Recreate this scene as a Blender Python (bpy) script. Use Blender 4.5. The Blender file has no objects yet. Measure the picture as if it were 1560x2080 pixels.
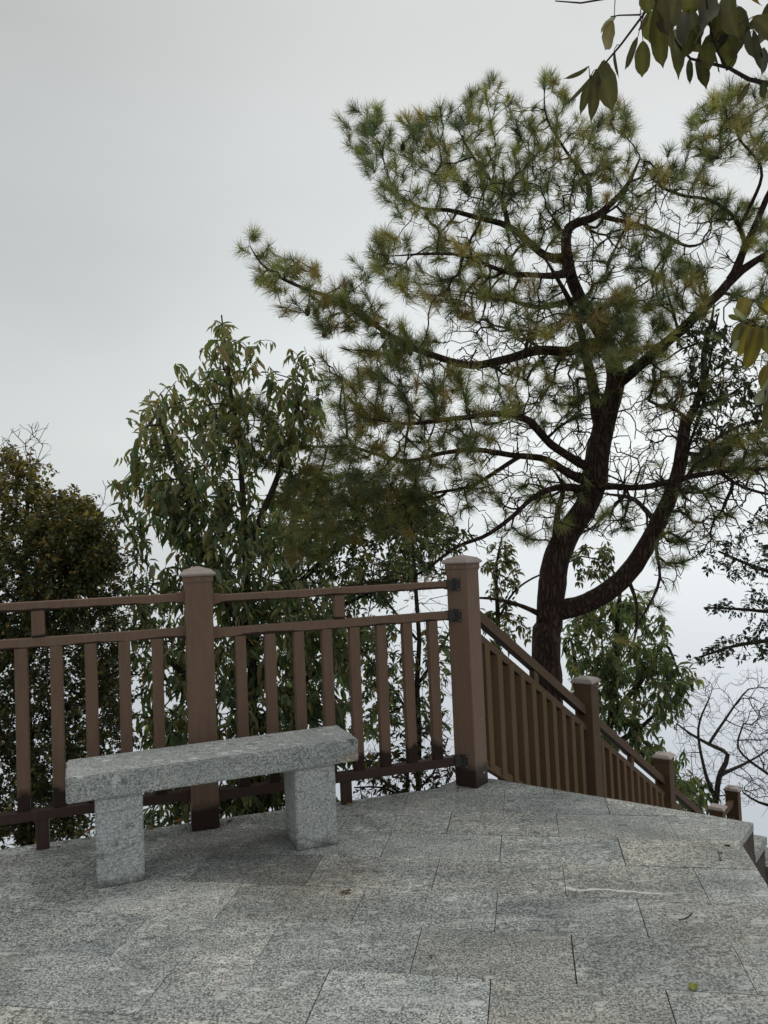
import bpy, bmesh, math, random
import numpy as np
from mathutils import Vector, Matrix

random.seed(7)
rng = np.random.default_rng(11)
scn = bpy.context.scene
COL = scn.collection

# ------------------------------------------------------------------ camera
CAM_H, PITCH, ROLL, FPX = 1.25, math.radians(2.5), math.radians(2.4), 1560.0
_fwd = np.array([0, math.cos(PITCH), math.sin(PITCH)])
_up0 = np.array([0, -math.sin(PITCH), math.cos(PITCH)])
_rt0 = np.array([1.0, 0, 0])
_c, _s = math.cos(ROLL), math.sin(ROLL)
_rt = _c * _rt0 - _s * _up0
_up = _s * _rt0 + _c * _up0
EYE = np.array([0, 0, CAM_H])
cd = bpy.data.cameras.new('camera')
cam = bpy.data.objects.new('camera', cd)
COL.objects.link(cam)
cd.sensor_fit = 'HORIZONTAL'
cd.sensor_width = 36.0
cd.lens = 36.0
cd.clip_start = 0.05
cd.clip_end = 8000
M = Matrix.Identity(4)
for i in range(3):
    M[i][0], M[i][1], M[i][2], M[i][3] = _rt[i], _up[i], -_fwd[i], EYE[i]
cam.matrix_world = M
scn.camera = cam


def at(x, y, Y):
    """the world point at distance Y along the view axis of the ground plan, seen at photo pixel x, y"""
    d = ((x - 780.0) * _rt - (y - 1040.0) * _up) / FPX + _fwd
    return EYE + d * (Y / d[1])


# ------------------------------------------------------------------ world, sun, exposure
SUN_EL, SUN_AZ = math.radians(58), math.radians(40)     # azimuth from +Y towards +X
w = bpy.data.worlds.new('World')
scn.world = w
w.use_nodes = True
nt = w.node_tree
nt.nodes.clear()
out = nt.nodes.new('ShaderNodeOutputWorld')
sky = nt.nodes.new('ShaderNodeTexSky')
sky.sky_type = 'NISHITA'
sky.sun_disc = False
sky.sun_elevation = SUN_EL
sky.sun_rotation = SUN_AZ
sky.air_density = 1.5
sky.dust_density = 6.0
b1 = nt.nodes.new('ShaderNodeBackground')
b1.inputs['Strength'].default_value = 0.06
nt.links.new(sky.outputs[0], b1.inputs['Color'])
tc = nt.nodes.new('ShaderNodeTexCoord')
sep = nt.nodes.new('ShaderNodeSeparateXYZ')
nt.links.new(tc.outputs['Generated'], sep.inputs[0])
mr = nt.nodes.new('ShaderNodeMapRange')
mr.inputs['From Min'].default_value = -1
mr.inputs['From Max'].default_value = 1
nt.links.new(sep.outputs['Z'], mr.inputs['Value'])
ramp = nt.nodes.new('ShaderNodeValToRGB')
els = [(-90, (.30, .33, .37)), (-26, (.50, .54, .58)), (-14, (.635, .68, .725)), (-3, (.76, .80, .82)), (8, (.79, .825, .825)),
       (20, (.655, .685, .69)), (34, (.605, .618, .612)), (60, (.605, .613, .605)), (90, (.66, .67, .67))]
cr = ramp.color_ramp
while len(cr.elements) < len(els):
    cr.elements.new(0.5)
for e, (a, c) in zip(cr.elements, els):
    e.position = (math.sin(math.radians(a)) + 1) / 2
    e.color = (*c, 1)
nt.links.new(mr.outputs[0], ramp.inputs[0])
# brighter cloud round the hidden sun, to the right
dot = nt.nodes.new('ShaderNodeVectorMath')
dot.operation = 'DOT_PRODUCT'
dot.inputs[1].default_value = (math.sin(math.radians(32)) * math.cos(math.radians(22)), math.cos(math.radians(32)) * math.cos(math.radians(22)), math.sin(math.radians(22)))
nrm = nt.nodes.new('ShaderNodeVectorMath')
nrm.operation = 'NORMALIZE'
nt.links.new(tc.outputs['Generated'], nrm.inputs[0])
nt.links.new(nrm.outputs[0], dot.inputs[0])
glow = nt.nodes.new('ShaderNodeMapRange')
glow.interpolation_type = 'SMOOTHSTEP'
glow.inputs['From Min'].default_value = 0.55
glow.inputs['From Max'].default_value = 1.0
glow.inputs['To Min'].default_value = 0.90
glow.inputs['To Max'].default_value = 1.22
nt.links.new(dot.outputs['Value'], glow.inputs['Value'])
cl = nt.nodes.new('ShaderNodeTexNoise')
cl.inputs['Scale'].default_value = 2.2
cl.inputs['Detail'].default_value = 4
mp = nt.nodes.new('ShaderNodeMapping')
mp.inputs['Scale'].default_value = (1, 1, 2.6)
nt.links.new(nrm.outputs[0], mp.inputs[0])
nt.links.new(mp.outputs[0], cl.inputs['Vector'])
clr = nt.nodes.new('ShaderNodeMapRange')
clr.inputs['From Min'].default_value = 0.3
clr.inputs['From Max'].default_value = 0.7
clr.inputs['To Min'].default_value = 0.945
clr.inputs['To Max'].default_value = 1.04
nt.links.new(cl.outputs['Fac'], clr.inputs['Value'])
mul = nt.nodes.new('ShaderNodeMath')
mul.operation = 'MULTIPLY'
nt.links.new(glow.outputs[0], mul.inputs[0])
nt.links.new(clr.outputs[0], mul.inputs[1])
# sky dimmed behind the viewer, added to darken faces turned towards the camera
sp2 = nt.nodes.new('ShaderNodeSeparateXYZ')
nt.links.new(nrm.outputs[0], sp2.inputs[0])
rear = nt.nodes.new('ShaderNodeMapRange')
rear.interpolation_type = 'SMOOTHSTEP'
for k_, v_ in (('From Min', -.6), ('From Max', .35), ('To Min', .76), ('To Max', 1.0)):
    rear.inputs[k_].default_value = v_
nt.links.new(sp2.outputs['Y'], rear.inputs['Value'])
mul0 = nt.nodes.new('ShaderNodeMath')
mul0.operation = 'MULTIPLY'
nt.links.new(mul.outputs[0], mul0.inputs[0])
nt.links.new(rear.outputs[0], mul0.inputs[1])
mul = mul0
b2 = nt.nodes.new('ShaderNodeBackground')
nt.links.new(ramp.outputs[0], b2.inputs['Color'])
nt.links.new(mul.outputs[0], b2.inputs['Strength'])
mixw = nt.nodes.new('ShaderNodeMixShader')
mixw.inputs[0].default_value = 0.94
nt.links.new(b1.outputs[0], mixw.inputs[1])
nt.links.new(b2.outputs[0], mixw.inputs[2])
nt.links.new(mixw.outputs[0], out.inputs['Surface'])

sl = bpy.data.lights.new('sun', 'SUN')
sl.energy = 1.0
sl.angle = math.radians(40)
sl.color = (1.0, 0.97, 0.92)
so = bpy.data.objects.new('sun', sl)
COL.objects.link(so)
sd = Vector((math.sin(SUN_AZ) * math.cos(SUN_EL), math.cos(SUN_AZ) * math.cos(SUN_EL), math.sin(SUN_EL)))
so.rotation_euler = sd.to_track_quat('Z', 'Y').to_euler()
so.location = (6, 8, 14)

scn.view_settings.view_transform = 'Standard'
scn.view_settings.look = 'None'
scn.view_settings.exposure = 0.0
scn.view_settings.gamma = 1.0
scn.view_settings.use_curve_mapping = False


# ------------------------------------------------------------------ materials
class NB:
    """small helper for node materials"""
    def __init__(s, name):
        s.m = bpy.data.materials.new(name)
        s.m.use_nodes = True
        s.t = s.m.node_tree
        s.b = s.t.nodes['Principled BSDF']
        s.out = s.t.nodes['Material Output']

    def n(s, t, **k):
        x = s.t.nodes.new(t)
        for a, v in k.items():
            if hasattr(x, a):
                setattr(x, a, v)
            else:
                x.inputs[a.replace('_', ' ')].default_value = v
        return x

    def l(s, a, b):
        s.t.links.new(a, b)

    def noise(s, vec, scale, detail=3, rough=.55, dist=0):
        x = s.n('ShaderNodeTexNoise', Scale=scale, Detail=detail, Roughness=rough, Distortion=dist)
        if vec is not None:
            s.l(vec, x.inputs['Vector'])
        return x.outputs['Fac']

    def rng(s, v, a, b, c=0., d=1., smooth=False):
        x = s.n('ShaderNodeMapRange')
        if smooth:
            x.interpolation_type = 'SMOOTHSTEP'
        for k, q in (('From Min', a), ('From Max', b), ('To Min', c), ('To Max', d)):
            x.inputs[k].default_value = q
        s.l(v, x.inputs['Value'])
        return x.outputs[0]

    def math(s, op, a, b):
        x = s.n('ShaderNodeMath', operation=op)
        for i, v in enumerate((a, b)):
            if isinstance(v, (int, float)):
                x.inputs[i].default_value = v
            else:
                s.l(v, x.inputs[i])
        return x.outputs[0]

    def mix(s, f, a, b, mode='MIX'):
        x = s.n('ShaderNodeMix', data_type='RGBA', blend_type=mode)
        for i, v in ((0, f), (6, a), (7, b)):
            if isinstance(v, (int, float)):
                x.inputs[i].default_value = v
            elif isinstance(v, tuple):
                x.inputs[i].default_value = (*v, 1)
            else:
                s.l(v, x.inputs[i])
        return x.outputs[2]

    def pos(s, rot=0., scale=(1, 1, 1), off=None):
        g = s.n('ShaderNodeNewGeometry')
        v = g.outputs['Position']
        if off is not None:
            a = s.n('ShaderNodeVectorMath', operation='ADD')
            s.l(v, a.inputs[0])
            s.l(off, a.inputs[1])
            v = a.outputs[0]
        mp = s.n('ShaderNodeMapping')
        mp.inputs['Rotation'].default_value = (0, 0, rot)
        mp.inputs['Scale'].default_value = scale
        s.l(v, mp.inputs[0])
        return mp.outputs[0]

    def attr(s, name):
        return s.n('ShaderNodeAttribute', attribute_name=name)

    def bump(s, h, strength, dist):
        x = s.n('ShaderNodeBump', Strength=strength, Distance=dist)
        s.l(h, x.inputs['Height'])
        s.l(x.outputs[0], s.b.inputs['Normal'])


VEIN = ((.585, 2.80), (1.02, 2.72))


def granite(name, tone=(1., 1., 1.), gain=1.0, rot=math.radians(10.2), flakes=1.0, slab=False, dark=0.5, contrast=1.):
    k = NB(name)
    off = None
    if slab:
        off = k.attr('slab').outputs['Vector']
    st = k.pos(rot, (.72, 1, 1), off)
    iso = k.pos(rot, (1, 1, 1), off)
    fine = k.noise(iso, 150 if slab else 210, 3, .7)
    mid = k.noise(st, 92 if slab else 120, 4, .62, .25)
    big = k.noise(k.pos(rot + .3, (.5, 1.2, 1), off), 2.6, 4, .6, 1.2)
    c = k.mix(k.rng(mid, .40, .60), tuple(v + (1 - contrast) * .12 for v in (.13, .135, .133)), (.40, .395, .38))
    c = k.mix(k.rng(fine, .51, .58, 0, .85 * contrast), c, (.64, .63, .605))
    c = k.mix(k.rng(fine, .47, .38, 0, .8 * contrast), c, (.06, .062, .062))
    # pale feldspar flakes
    vo = k.n('ShaderNodeTexVoronoi', feature='F1', Scale=29., Randomness=1.)
    vs = k.pos(rot + .12, (.5, 1.25, 1.), off)
    ad = k.n('ShaderNodeVectorMath', operation='ADD')
    nz = k.n('ShaderNodeTexNoise', Scale=60., Detail=2.)
    k.l(st, nz.inputs['Vector'])
    sc_ = k.n('ShaderNodeVectorMath', operation='SCALE')
    sc_.inputs['Scale'].default_value = .04
    k.l(nz.outputs['Color'], sc_.inputs[0])
    k.l(vs, ad.inputs[0])
    k.l(sc_.outputs[0], ad.inputs[1])
    k.l(ad.outputs[0], vo.inputs['Vector'])
    sx = k.n('ShaderNodeSeparateColor')
    k.l(vo.outputs['Color'], sx.inputs[0])
    gate = k.rng(sx.outputs[0], .52, .85)
    core = k.rng(vo.outputs['Distance'], .40, .30)
    fl = k.math('MULTIPLY', k.math('MULTIPLY', gate, core), .64 * flakes)
    c = k.mix(fl, c, (.66, .65, .62))
    gate2 = k.rng(sx.outputs[1], .8, .95)
    fd = k.math('MULTIPLY', k.math('MULTIPLY', gate2, core), .6)
    c = k.mix(fd, c, (.07, .075, .078))
    # banding of the gneiss
    c = k.mix(k.rng(big, .35, .65), k.mix(1., c, (dark + .18, dark + .2, dark + .2), 'MULTIPLY'), k.mix(1., c, (1.12, 1.1, 1.06), 'MULTIPLY'))
    if slab:
        # old brown water stains with a shape of their own, and each slab its own shade
        sh = k.attr('shade')
        c = k.mix(1., c, sh.outputs['Color'], 'MULTIPLY')
        p0 = k.pos(0, (1, 1, 1))
        stn = k.noise(p0, 1.35, 5, .62, .6)
        c = k.mix(k.rng(stn, .58, .76, 0, .5), c, k.mix(1., c, (.80, .69, .60), 'MULTIPLY'))
        grime = k.noise(p0, 4.5, 6, .68, .3)
        c = k.mix(k.rng(grime, .42, .70, 0, .55), c, k.mix(1., c, (.58, .58, .56), 'MULTIPLY'))
        # rusty stain on the slabs in front of the bench
        vd = k.n('ShaderNodeVectorMath', operation='DISTANCE')
        k.l(k.pos(0, (.7, 1, 1)), vd.inputs[0])
        vd.inputs[1].default_value = (-.30 * .7, 3.0, 0)
        sm = k.math('ADD', vd.outputs['Value'], k.math('MULTIPLY', k.math('SUBTRACT', k.noise(p0, 7, 5, .7), .5), .55))
        c = k.mix(k.rng(sm, .27, .10, 0, .5), c, k.mix(1., c, (.66, .53, .44), 'MULTIPLY'))
        damp = k.noise(p0, .9, 6, .72, .8)
        c = k.mix(k.rng(damp, .42, .56, .62, 0), c, k.mix(1., c, (.60, .62, .63), 'MULTIPLY'))
        streak = k.noise(k.pos(rot - .25, (.35, 1.6, 1)), 3.4, 5, .65, 1.0)
        c = k.mix(k.rng(streak, .57, .68, 0, .30), c, (.56, .555, .53))
        spk = k.noise(p0, 38, 2, .5)
        c = k.mix(k.rng(spk, .70, .74, 0, .7), c, (.05, .043, .035))
    else:
        ve = k.noise(k.pos(rot + .5, (.5, .5, 1.4), off), 2.1, 3, .5, .9)
        vein = k.rng(k.math('ABSOLUTE', k.math('SUBTRACT', ve, .5), 0), .0, .007, .4, 0)
        c = k.mix(vein, c, (.06, .065, .07))
    if slab:
        # one pale quartz vein that crosses a slab
        px = k.n('ShaderNodeSeparateXYZ')
        k.l(k.pos(0), px.inputs[0])
        wob = k.math('MULTIPLY', k.math('SUBTRACT', k.noise(k.pos(0), 9, 3), .5), .09)
        a, b = VEIN
        ux, uy = (b[0] - a[0]), (b[1] - a[1])
        ll = math.hypot(ux, uy)
        ux, uy = ux / ll, uy / ll
        al = k.math('ADD', k.math('MULTIPLY', px.outputs[0], ux), k.math('MULTIPLY', px.outputs[1], uy))
        ac = k.math('ADD', k.math('MULTIPLY', px.outputs[0], -uy), k.math('MULTIPLY', px.outputs[1], ux))
        dist = k.math('ABSOLUTE', k.math('ADD', k.math('SUBTRACT', ac, -uy * a[0] + ux * a[1]), wob), 0)
        a0 = ux * a[0] + uy * a[1]
        on = k.math('MULTIPLY', k.rng(al, a0 - .01, a0 + .01), k.rng(al, a0 + ll, a0 + ll * .6))
        c = k.mix(k.math('MULTIPLY', on, k.rng(dist, .011, .004, 0, .75)), c, (.66, .65, .62))
    if not slab:
        # rust-brown stain on the end of the seat
        vd = k.n('ShaderNodeVectorMath', operation='DISTANCE')
        k.l(k.pos(0, (1, 1, 1.6)), vd.inputs[0])
        vd.inputs[1].default_value = (-.16, 3.30, .345 * 1.6)
        sm = k.math('ADD', vd.outputs['Value'], k.math('MULTIPLY', k.math('SUBTRACT', k.noise(k.pos(0), 26, 4, .7), .5), .12))
        c = k.mix(k.rng(sm, .085, .03, 0, .75), c, k.mix(1., c, (.95, .70, .50), 'MULTIPLY'))
        # dirt splashed up the foot of the block
        pz = k.n('ShaderNodeSeparateXYZ')
        k.l(k.pos(0), pz.inputs[0])
        hz = k.math('ADD', pz.outputs[2], k.math('MULTIPLY', k.math('SUBTRACT', k.noise(k.pos(0), 22, 4), .5), .09))
        c = k.mix(k.rng(hz, .045, .0, 0, .75), c, (.060, .055, .045))
    c = k.mix(1., c, tuple(gain * t for t in tone), 'MULTIPLY')
    k.l(c, k.b.inputs['Base Color'])
    k.l(k.rng(fine, .3, .7, .42, .66), k.b.inputs['Roughness'])
    k.b.inputs['Specular IOR Level'].default_value = .4
    k.bump(k.math('ADD', mid, fine), .35, .0016)
    return k.m


def paint(name, col, wet_at=2.0, amp=.3, scale=9, wet=(.15, .12, .12), algae=0.0, stretch=(1, 1, 1), rough=.58, spec=.27):
    """brown profile coating; the attribute 'low' runs from 0 at a part's top to 1 at its bottom edge and a ragged line of soaked coating follows it"""
    k = NB(name)
    p = k.pos(0, stretch)
    n1 = k.noise(k.pos(0, (1, 1, .12)), 60, 3, .6)
    n2 = k.noise(k.pos(0), 3.2, 5, .65)
    c = k.mix(k.rng(n1, .3, .7, 0, .8), col, tuple(v * .74 for v in col))
    c = k.mix(k.rng(n2, .4, .75, 0, .4), c, tuple(v * q for v, q in zip(col, (1.12, 1.06, 1.02))))
    dirt = k.noise(k.pos(0), 24, 6, .75)
    c = k.mix(k.rng(dirt, .56, .75, 0, .35), c, tuple(v * .55 for v in col))
    if algae:
        n3 = k.noise(k.pos(0, (1, 1, .45)), 3.0, 4, .6)
        c = k.mix(k.rng(n3, .32, .62, 0, algae), c, (col[0] * .72, col[1] * .80, col[2] * .52))
    r = k.rng(n2, .3, .7, rough - .06, rough + .1)
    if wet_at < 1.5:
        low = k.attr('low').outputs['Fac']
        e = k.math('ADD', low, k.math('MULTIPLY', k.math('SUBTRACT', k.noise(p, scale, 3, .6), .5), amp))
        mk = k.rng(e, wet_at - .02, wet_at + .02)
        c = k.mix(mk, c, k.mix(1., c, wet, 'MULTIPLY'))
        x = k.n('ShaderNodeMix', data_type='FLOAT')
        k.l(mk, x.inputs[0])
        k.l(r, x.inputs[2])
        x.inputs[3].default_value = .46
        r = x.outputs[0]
    k.l(c, k.b.inputs['Base Color'])
    k.l(r, k.b.inputs['Roughness'])
    k.b.inputs['Specular IOR Level'].default_value = spec
    k.bump(n1, .12, .0015)
    return k.m


def metal(name, col, rough=.5, mt=.6):
    k = NB(name)
    n = k.noise(k.pos(0), 55, 4, .6)
    k.l(k.mix(k.rng(n, .35, .7, 0, .6), col, tuple(v * .55 for v in col)), k.b.inputs['Base Color'])
    k.b.inputs['Metallic'].default_value = mt
    k.b.inputs['Roughness'].default_value = rough
    return k.m


def bark(name, a, b, c3, scale=22, strength=.9, stretch=.28, dist=.02):
    k = NB(name)
    v = k.pos(0, (1, 1, stretch))
    vo = k.n('ShaderNodeTexVoronoi', feature='DISTANCE_TO_EDGE', Scale=float(scale))
    wv = k.n('ShaderNodeTexNoise', Scale=scale * .5, Detail=3.)
    k.l(v, wv.inputs['Vector'])
    sc_ = k.n('ShaderNodeVectorMath', operation='SCALE')
    sc_.inputs['Scale'].default_value = 2.4 / scale
    k.l(wv.outputs['Color'], sc_.inputs[0])
    ad = k.n('ShaderNodeVectorMath', operation='ADD')
    k.l(v, ad.inputs[0])
    k.l(sc_.outputs[0], ad.inputs[1])
    k.l(ad.outputs[0], vo.inputs['Vector'])
    plate = k.rng(vo.outputs['Distance'], .0, .22)
    n = k.noise(v, scale * 2.5, 5, .7)
    c = k.mix(k.rng(n, .3, .7), a, b)
    c = k.mix(k.rng(k.noise(k.pos(0), 4, 3), .5, .75, 0, .7), c, c3)
    c = k.mix(plate, k.mix(1., c, (.5, .48, .47), 'MULTIPLY'), c)
    k.l(c, k.b.inputs['Base Color'])
    k.b.inputs['Roughness'].default_value = .85
    k.b.inputs['Specular IOR Level'].default_value = .25
    k.bump(k.math('ADD', plate, k.math('MULTIPLY', n, .5)), strength, dist)
    return k.m


def leafmat(name, rough=.45, trans=.3, spec=.4):
    k = NB(name)
    c = k.attr('tint').outputs['Color']
    n = k.noise(k.pos(0), 45, 3, .6)
    c = k.mix(k.rng(n, .35, .7, 0, .5), c, k.mix(1., c, (.72, .74, .6), 'MULTIPLY'))
    k.l(c, k.b.inputs['Base Color'])
    k.b.inputs['Roughness'].default_value = rough
    k.b.inputs['Specular IOR Level'].default_value = spec
    tr = k.n('ShaderNodeBsdfTranslucent')
    k.l(k.mix(1., c, (1.25, 1.4, .75), 'MULTIPLY'), tr.inputs['Color'])
    mx = k.n('ShaderNodeMixShader')
    mx.inputs[0].default_value = trans
    k.l(k.b.outputs[0], mx.inputs[1])
    k.l(tr.outputs[0], mx.inputs[2])
    k.l(mx.outputs[0], k.out.inputs['Surface'])
    return k.m


BROWN = (.226, .145, .103)
M_PAVE = granite('paving_gneiss', (.96, 1.0, 1.005), 1.30, slab=True, dark=.62)
M_BENCH = granite('bench_gneiss', (.95, 1.0, 1.03), 1.32, rot=math.radians(-21), flakes=1.1, dark=.68, contrast=.75)
M_LEG = granite('bench_leg_granite', (.94, 1.0, 1.05), 1.42, rot=math.radians(40), flakes=.1, dark=.9, contrast=.5)
M_POST = paint('post_coating', BROWN, .905, .06, 14)
M_SLAT = paint('baluster_coating', tuple(v * .93 for v in BROWN), .875, .15, 12)
M_RAIL = paint('rail_coating', tuple(v * 1.02 for v in BROWN), .84, .85, 4.5)
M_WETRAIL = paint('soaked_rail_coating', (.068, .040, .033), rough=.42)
M_STAIR = paint('stair_rail_coating', (.15, .094, .062), .985, .05, 14, algae=.35, spec=.14, rough=.66)
M_STAIRSLAT = paint('stair_slat_coating', (.20, .128, .082), algae=.5, spec=.08, rough=.75)
M_CAP = paint('cap_coating', (.43, .36, .33), rough=.35, spec=.45)
M_BRKT = metal('bracket_metal', (.055, .055, .052), .5, .3)
M_SCREW = metal('screw_steel', (.55, .52, .48), .35, .9)
M_JOINT = NB('joint_dirt')
M_JOINT.b.inputs['Base Color'].default_value = (.055, .051, .046, 1)
M_JOINT.b.inputs['Roughness'].default_value = .95
M_JOINT = M_JOINT.m
M_PINEBARK = bark('pine_bark', (.060, .042, .034), (.125, .080, .062), (.145, .078, .058), 34, 1.0, .24, .018)
M_TWIG = bark('twig_bark', (.045, .036, .030), (.085, .066, .052), (.06, .055, .045), 60, .4, .5, .004)
M_GREYTWIG = bark('grey_twig_bark', (.075, .068, .062), (.14, .125, .115), (.10, .095, .085), 50, .4, .5, .004)
M_NEEDLE = leafmat('pine_needles', .5, .42, .4)
M_LEAF = leafmat('broad_leaves', .30, .36, .6)
M_SMALL = leafmat('small_leaves', .42, .25, .4)
M_CONE = bark('cone_scales', (.05, .035, .025), (.10, .065, .045), (.06, .05, .04), 90, .8, 1, .006)


def earth_mat(name):
    k = NB(name)
    n1 = k.noise(k.pos(0), 9, 6, .7)
    n2 = k.noise(k.pos(0), 70, 4, .7)
    c = k.mix(k.rng(n1, .35, .65), (.045, .032, .022), (.115, .078, .050))
    c = k.mix(k.rng(n2, .55, .68, 0, .8), c, (.17, .11, .065))
    k.l(c, k.b.inputs['Base Color'])
    k.b.inputs['Roughness'].default_value = .95
    k.bump(k.math('ADD', n1, n2), .8, .03)
    return k.m


M_EARTH = earth_mat('leaf_litter_earth')


def earthwall():
    k = NB('soil_stained_render')
    n = k.noise(k.pos(0), 16, 6, .7)
    c = k.mix(k.rng(n, .35, .65), (.040, .030, .023), (.115, .085, .062))
    k.l(c, k.b.inputs['Base Color'])
    k.b.inputs['Roughness'].default_value = .9
    k.bump(n, .6, .01)
    return k.m


M_EARTHWALL = earthwall()

# ------------------------------------------------------------------ object helpers
def link(name, me, mat, parent=None, smooth=False):
    o = bpy.data.objects.new(name, me)
    COL.objects.link(o)
    if mat is not None:
        me.materials.append(mat)
    if parent is not None:
        o.parent = parent
    if smooth:
        me.polygons.foreach_set('use_smooth', np.ones(len(me.polygons), dtype=bool))
    return o


def thing(name, label, cat, loc, group=None):
    o = bpy.data.objects.new(name, None)
    o.empty_display_size = .1
    COL.objects.link(o)
    o.location = loc
    o['label'] = label
    o['category'] = cat
    if group:
        o['group'] = group
    return o


def origin(o):
    v = np.zeros(3)
    while o is not None:
        v += np.array(o.location)
        o = o.parent
    return v


def hexa(name, corners, mat, parent=None, bevel=.004, seg=2, flow=None):
    """box from 8 world corners (bottom four in order, then top four), bevelled; 'low' = 1 at the bottom, 0 at the top"""
    o0 = origin(parent)
    bm = bmesh.new()
    lay = bm.verts.layers.float.new('low')
    vs = [bm.verts.new(Vector(np.asarray(c) - o0)) for c in corners]
    for f in ((3, 2, 1, 0), (4, 5, 6, 7), (0, 1, 5, 4), (1, 2, 6, 5), (2, 3, 7, 6), (3, 0, 4, 7)):
        bm.faces.new([vs[i] for i in f])
    bmesh.ops.recalc_face_normals(bm, faces=bm.faces)
    for i, v in enumerate(vs):
        v[lay] = 1.0 if i < 4 else 0.0
    if bevel:
        bmesh.ops.bevel(bm, geom=bm.edges[:], offset=bevel, segments=seg, profile=.5, affect='EDGES')
    me = bpy.data.meshes.new(name)
    bm.to_mesh(me)
    bm.free()
    return link(name, me, mat, parent)


def box(name, c, ex, hx, hy, z0, z1, mat, parent=None, bevel=.004, seg=2, z_slope=0., top_slope=None):
    """upright box: centre c (x, y), unit heading ex, half sizes; z_slope shears its z along ex"""
    ex = np.array(ex, float)[:2]
    ey = np.array([-ex[1], ex[0]])
    c = np.array(c, float)[:2]
    cs = []
    for zz in (z0, z1):
        for a, b in ((-1, -1), (1, -1), (1, 1), (-1, 1)):
            p = c + ex * hx * a + ey * hy * b
            cs.append((p[0], p[1], zz + z_slope * hx * a))
    return hexa(name, cs, mat, parent, bevel, seg)


def heading(a):
    return np.array([math.cos(a), math.sin(a)])


# ------------------------------------------------------------------ the setting: platform, steps, hillside
E_U, E_V = heading(math.radians(-10.2)), heading(math.radians(79.8))
S_DIR = np.array([.603, .798])
S_DIR = S_DIR / np.linalg.norm(S_DIR)
S_RT = np.array([S_DIR[1], -S_DIR[0]])            # to the right of the stair's run
POST_C = np.array([.397, 4.035])
P1 = np.array([1.523, 3.343])
PLAT = [(-4.6, -1.6), (-4.6, 2.53), (.218, 3.99), (.332, 4.127), (.505, 4.112), tuple(P1), (1.376, 3.149), (1.292, 2.754), (1.20, 2.25),
        (1.75, 1.90), (3.4, 1.75), (3.4, -1.6)]


def clip_half(poly, p, n):
    o = []
    for i in range(len(poly)):
        a, b = np.array(poly[i]), np.array(poly[(i + 1) % len(poly)])
        da, db = (a - p) @ n, (b - p) @ n
        if da <= 0:
            o.append(tuple(a))
        if (da < 0 < db) or (db < 0 < da):
            o.append(tuple(a + (b - a) * da / (da - db)))
    return o


def poly_area(p):
    return .5 * sum(p[i][0] * p[(i + 1) % len(p)][1] - p[(i + 1) % len(p)][0] * p[i][1] for i in range(len(p)))


def build_pavement():
    verts, faces, off, shade, cut = [], [], [], [], set()
    PU, PV, GAP = .475, .2725, .0015
    for rv in range(-18, 12):
        v0 = 2.805 + rv * PV
        sh = .086 if rv % 2 == 0 else -.153
        for ru in range(-16, 14):
            u0 = sh + ru * PU
            poly = [tuple(q) for q in PLAT]
            o = (u0 * E_U + v0 * E_V)
            o2 = ((u0 + PU) * E_U + (v0 + PV) * E_V)
            ga, gb, gc, gd = [GAP * random.uniform(.5, 1.5) for _ in range(4)]
            for p, n in ((o + E_U * ga, -E_U), (o2 - E_U * gb, E_U), (o + E_V * gc * .5, -E_V), (o2 - E_V * gd * .5, E_V)):
                poly = clip_half(poly, p, n)
                if len(poly) < 3:
                    break
            if len(poly) < 3 or abs(poly_area(poly)) < 2e-4:
                continue
            if poly_area(poly) < 0:
                poly = poly[::-1]
            dz = random.uniform(-.0012, .0012)
            b = len(verts)
            n = len(poly)
            verts += [(x, y, dz) for x, y in poly]
            verts += [(x, y, -.03) for x, y in poly]
            fs = [list(range(b, b + n))] + [[b + i, b + n + i, b + n + (i + 1) % n, b + (i + 1) % n] for i in range(n)]
            faces += fs
            g = random.gauss(1, .09)
            wm = random.gauss(0, .014)
            tone = (g * (1 + wm), g, g * (1 - wm), 1)
            ov = (random.uniform(-9, 9), random.uniform(-9, 9), random.uniform(-9, 9))
            off += [ov] * (2 * n)
            shade += [tone] * (2 * n)
    me = bpy.data.meshes.new('pavement')
    me.from_pydata(verts, [], faces)
    a = me.attributes.new('slab', 'FLOAT_VECTOR', 'POINT')
    a.data.foreach_set('vector', np.array(off, dtype=np.float32).ravel())
    a = me.attributes.new('shade', 'FLOAT_COLOR', 'POINT')
    a.data.foreach_set('color', np.array(shade, dtype=np.float32).ravel())
    o = link('pavement', me, M_PAVE)
    o['kind'] = 'structure'
    # bedding under the slabs, seen only as the dark line of the joints, and the platform's edge wall
    bm = bmesh.new()
    c = np.mean(np.array(PLAT), axis=0)
    q = [np.array(p) + (c - np.array(p)) / np.linalg.norm(c - np.array(p)) * .006 for p in PLAT]
    f = bm.faces.new([bm.verts.new((p[0], p[1], -.007)) for p in q][::-1])
    bmesh.ops.recalc_face_normals(bm, faces=[f])
    r = bmesh.ops.extrude_face_region(bm, geom=[f])
    bmesh.ops.translate(bm, vec=(0, 0, -.45), verts=[v for v in r['geom'] if isinstance(v, bmesh.types.BMVert)])
    bmesh.ops.recalc_face_normals(bm, faces=bm.faces)
    for f in bm.faces:
        f.material_index = 0 if f.normal.z > .5 else 1
    me = bpy.data.meshes.new('platform_base')
    bm.to_mesh(me)
    bm.free()
    o = link('platform_base', me, M_JOINT)
    me.materials.append(M_EARTHWALL)
    o['kind'] = 'structure'


TREAD, RISER, NSTEP, SWID = .2375, .1355, 19, 1.27


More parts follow.
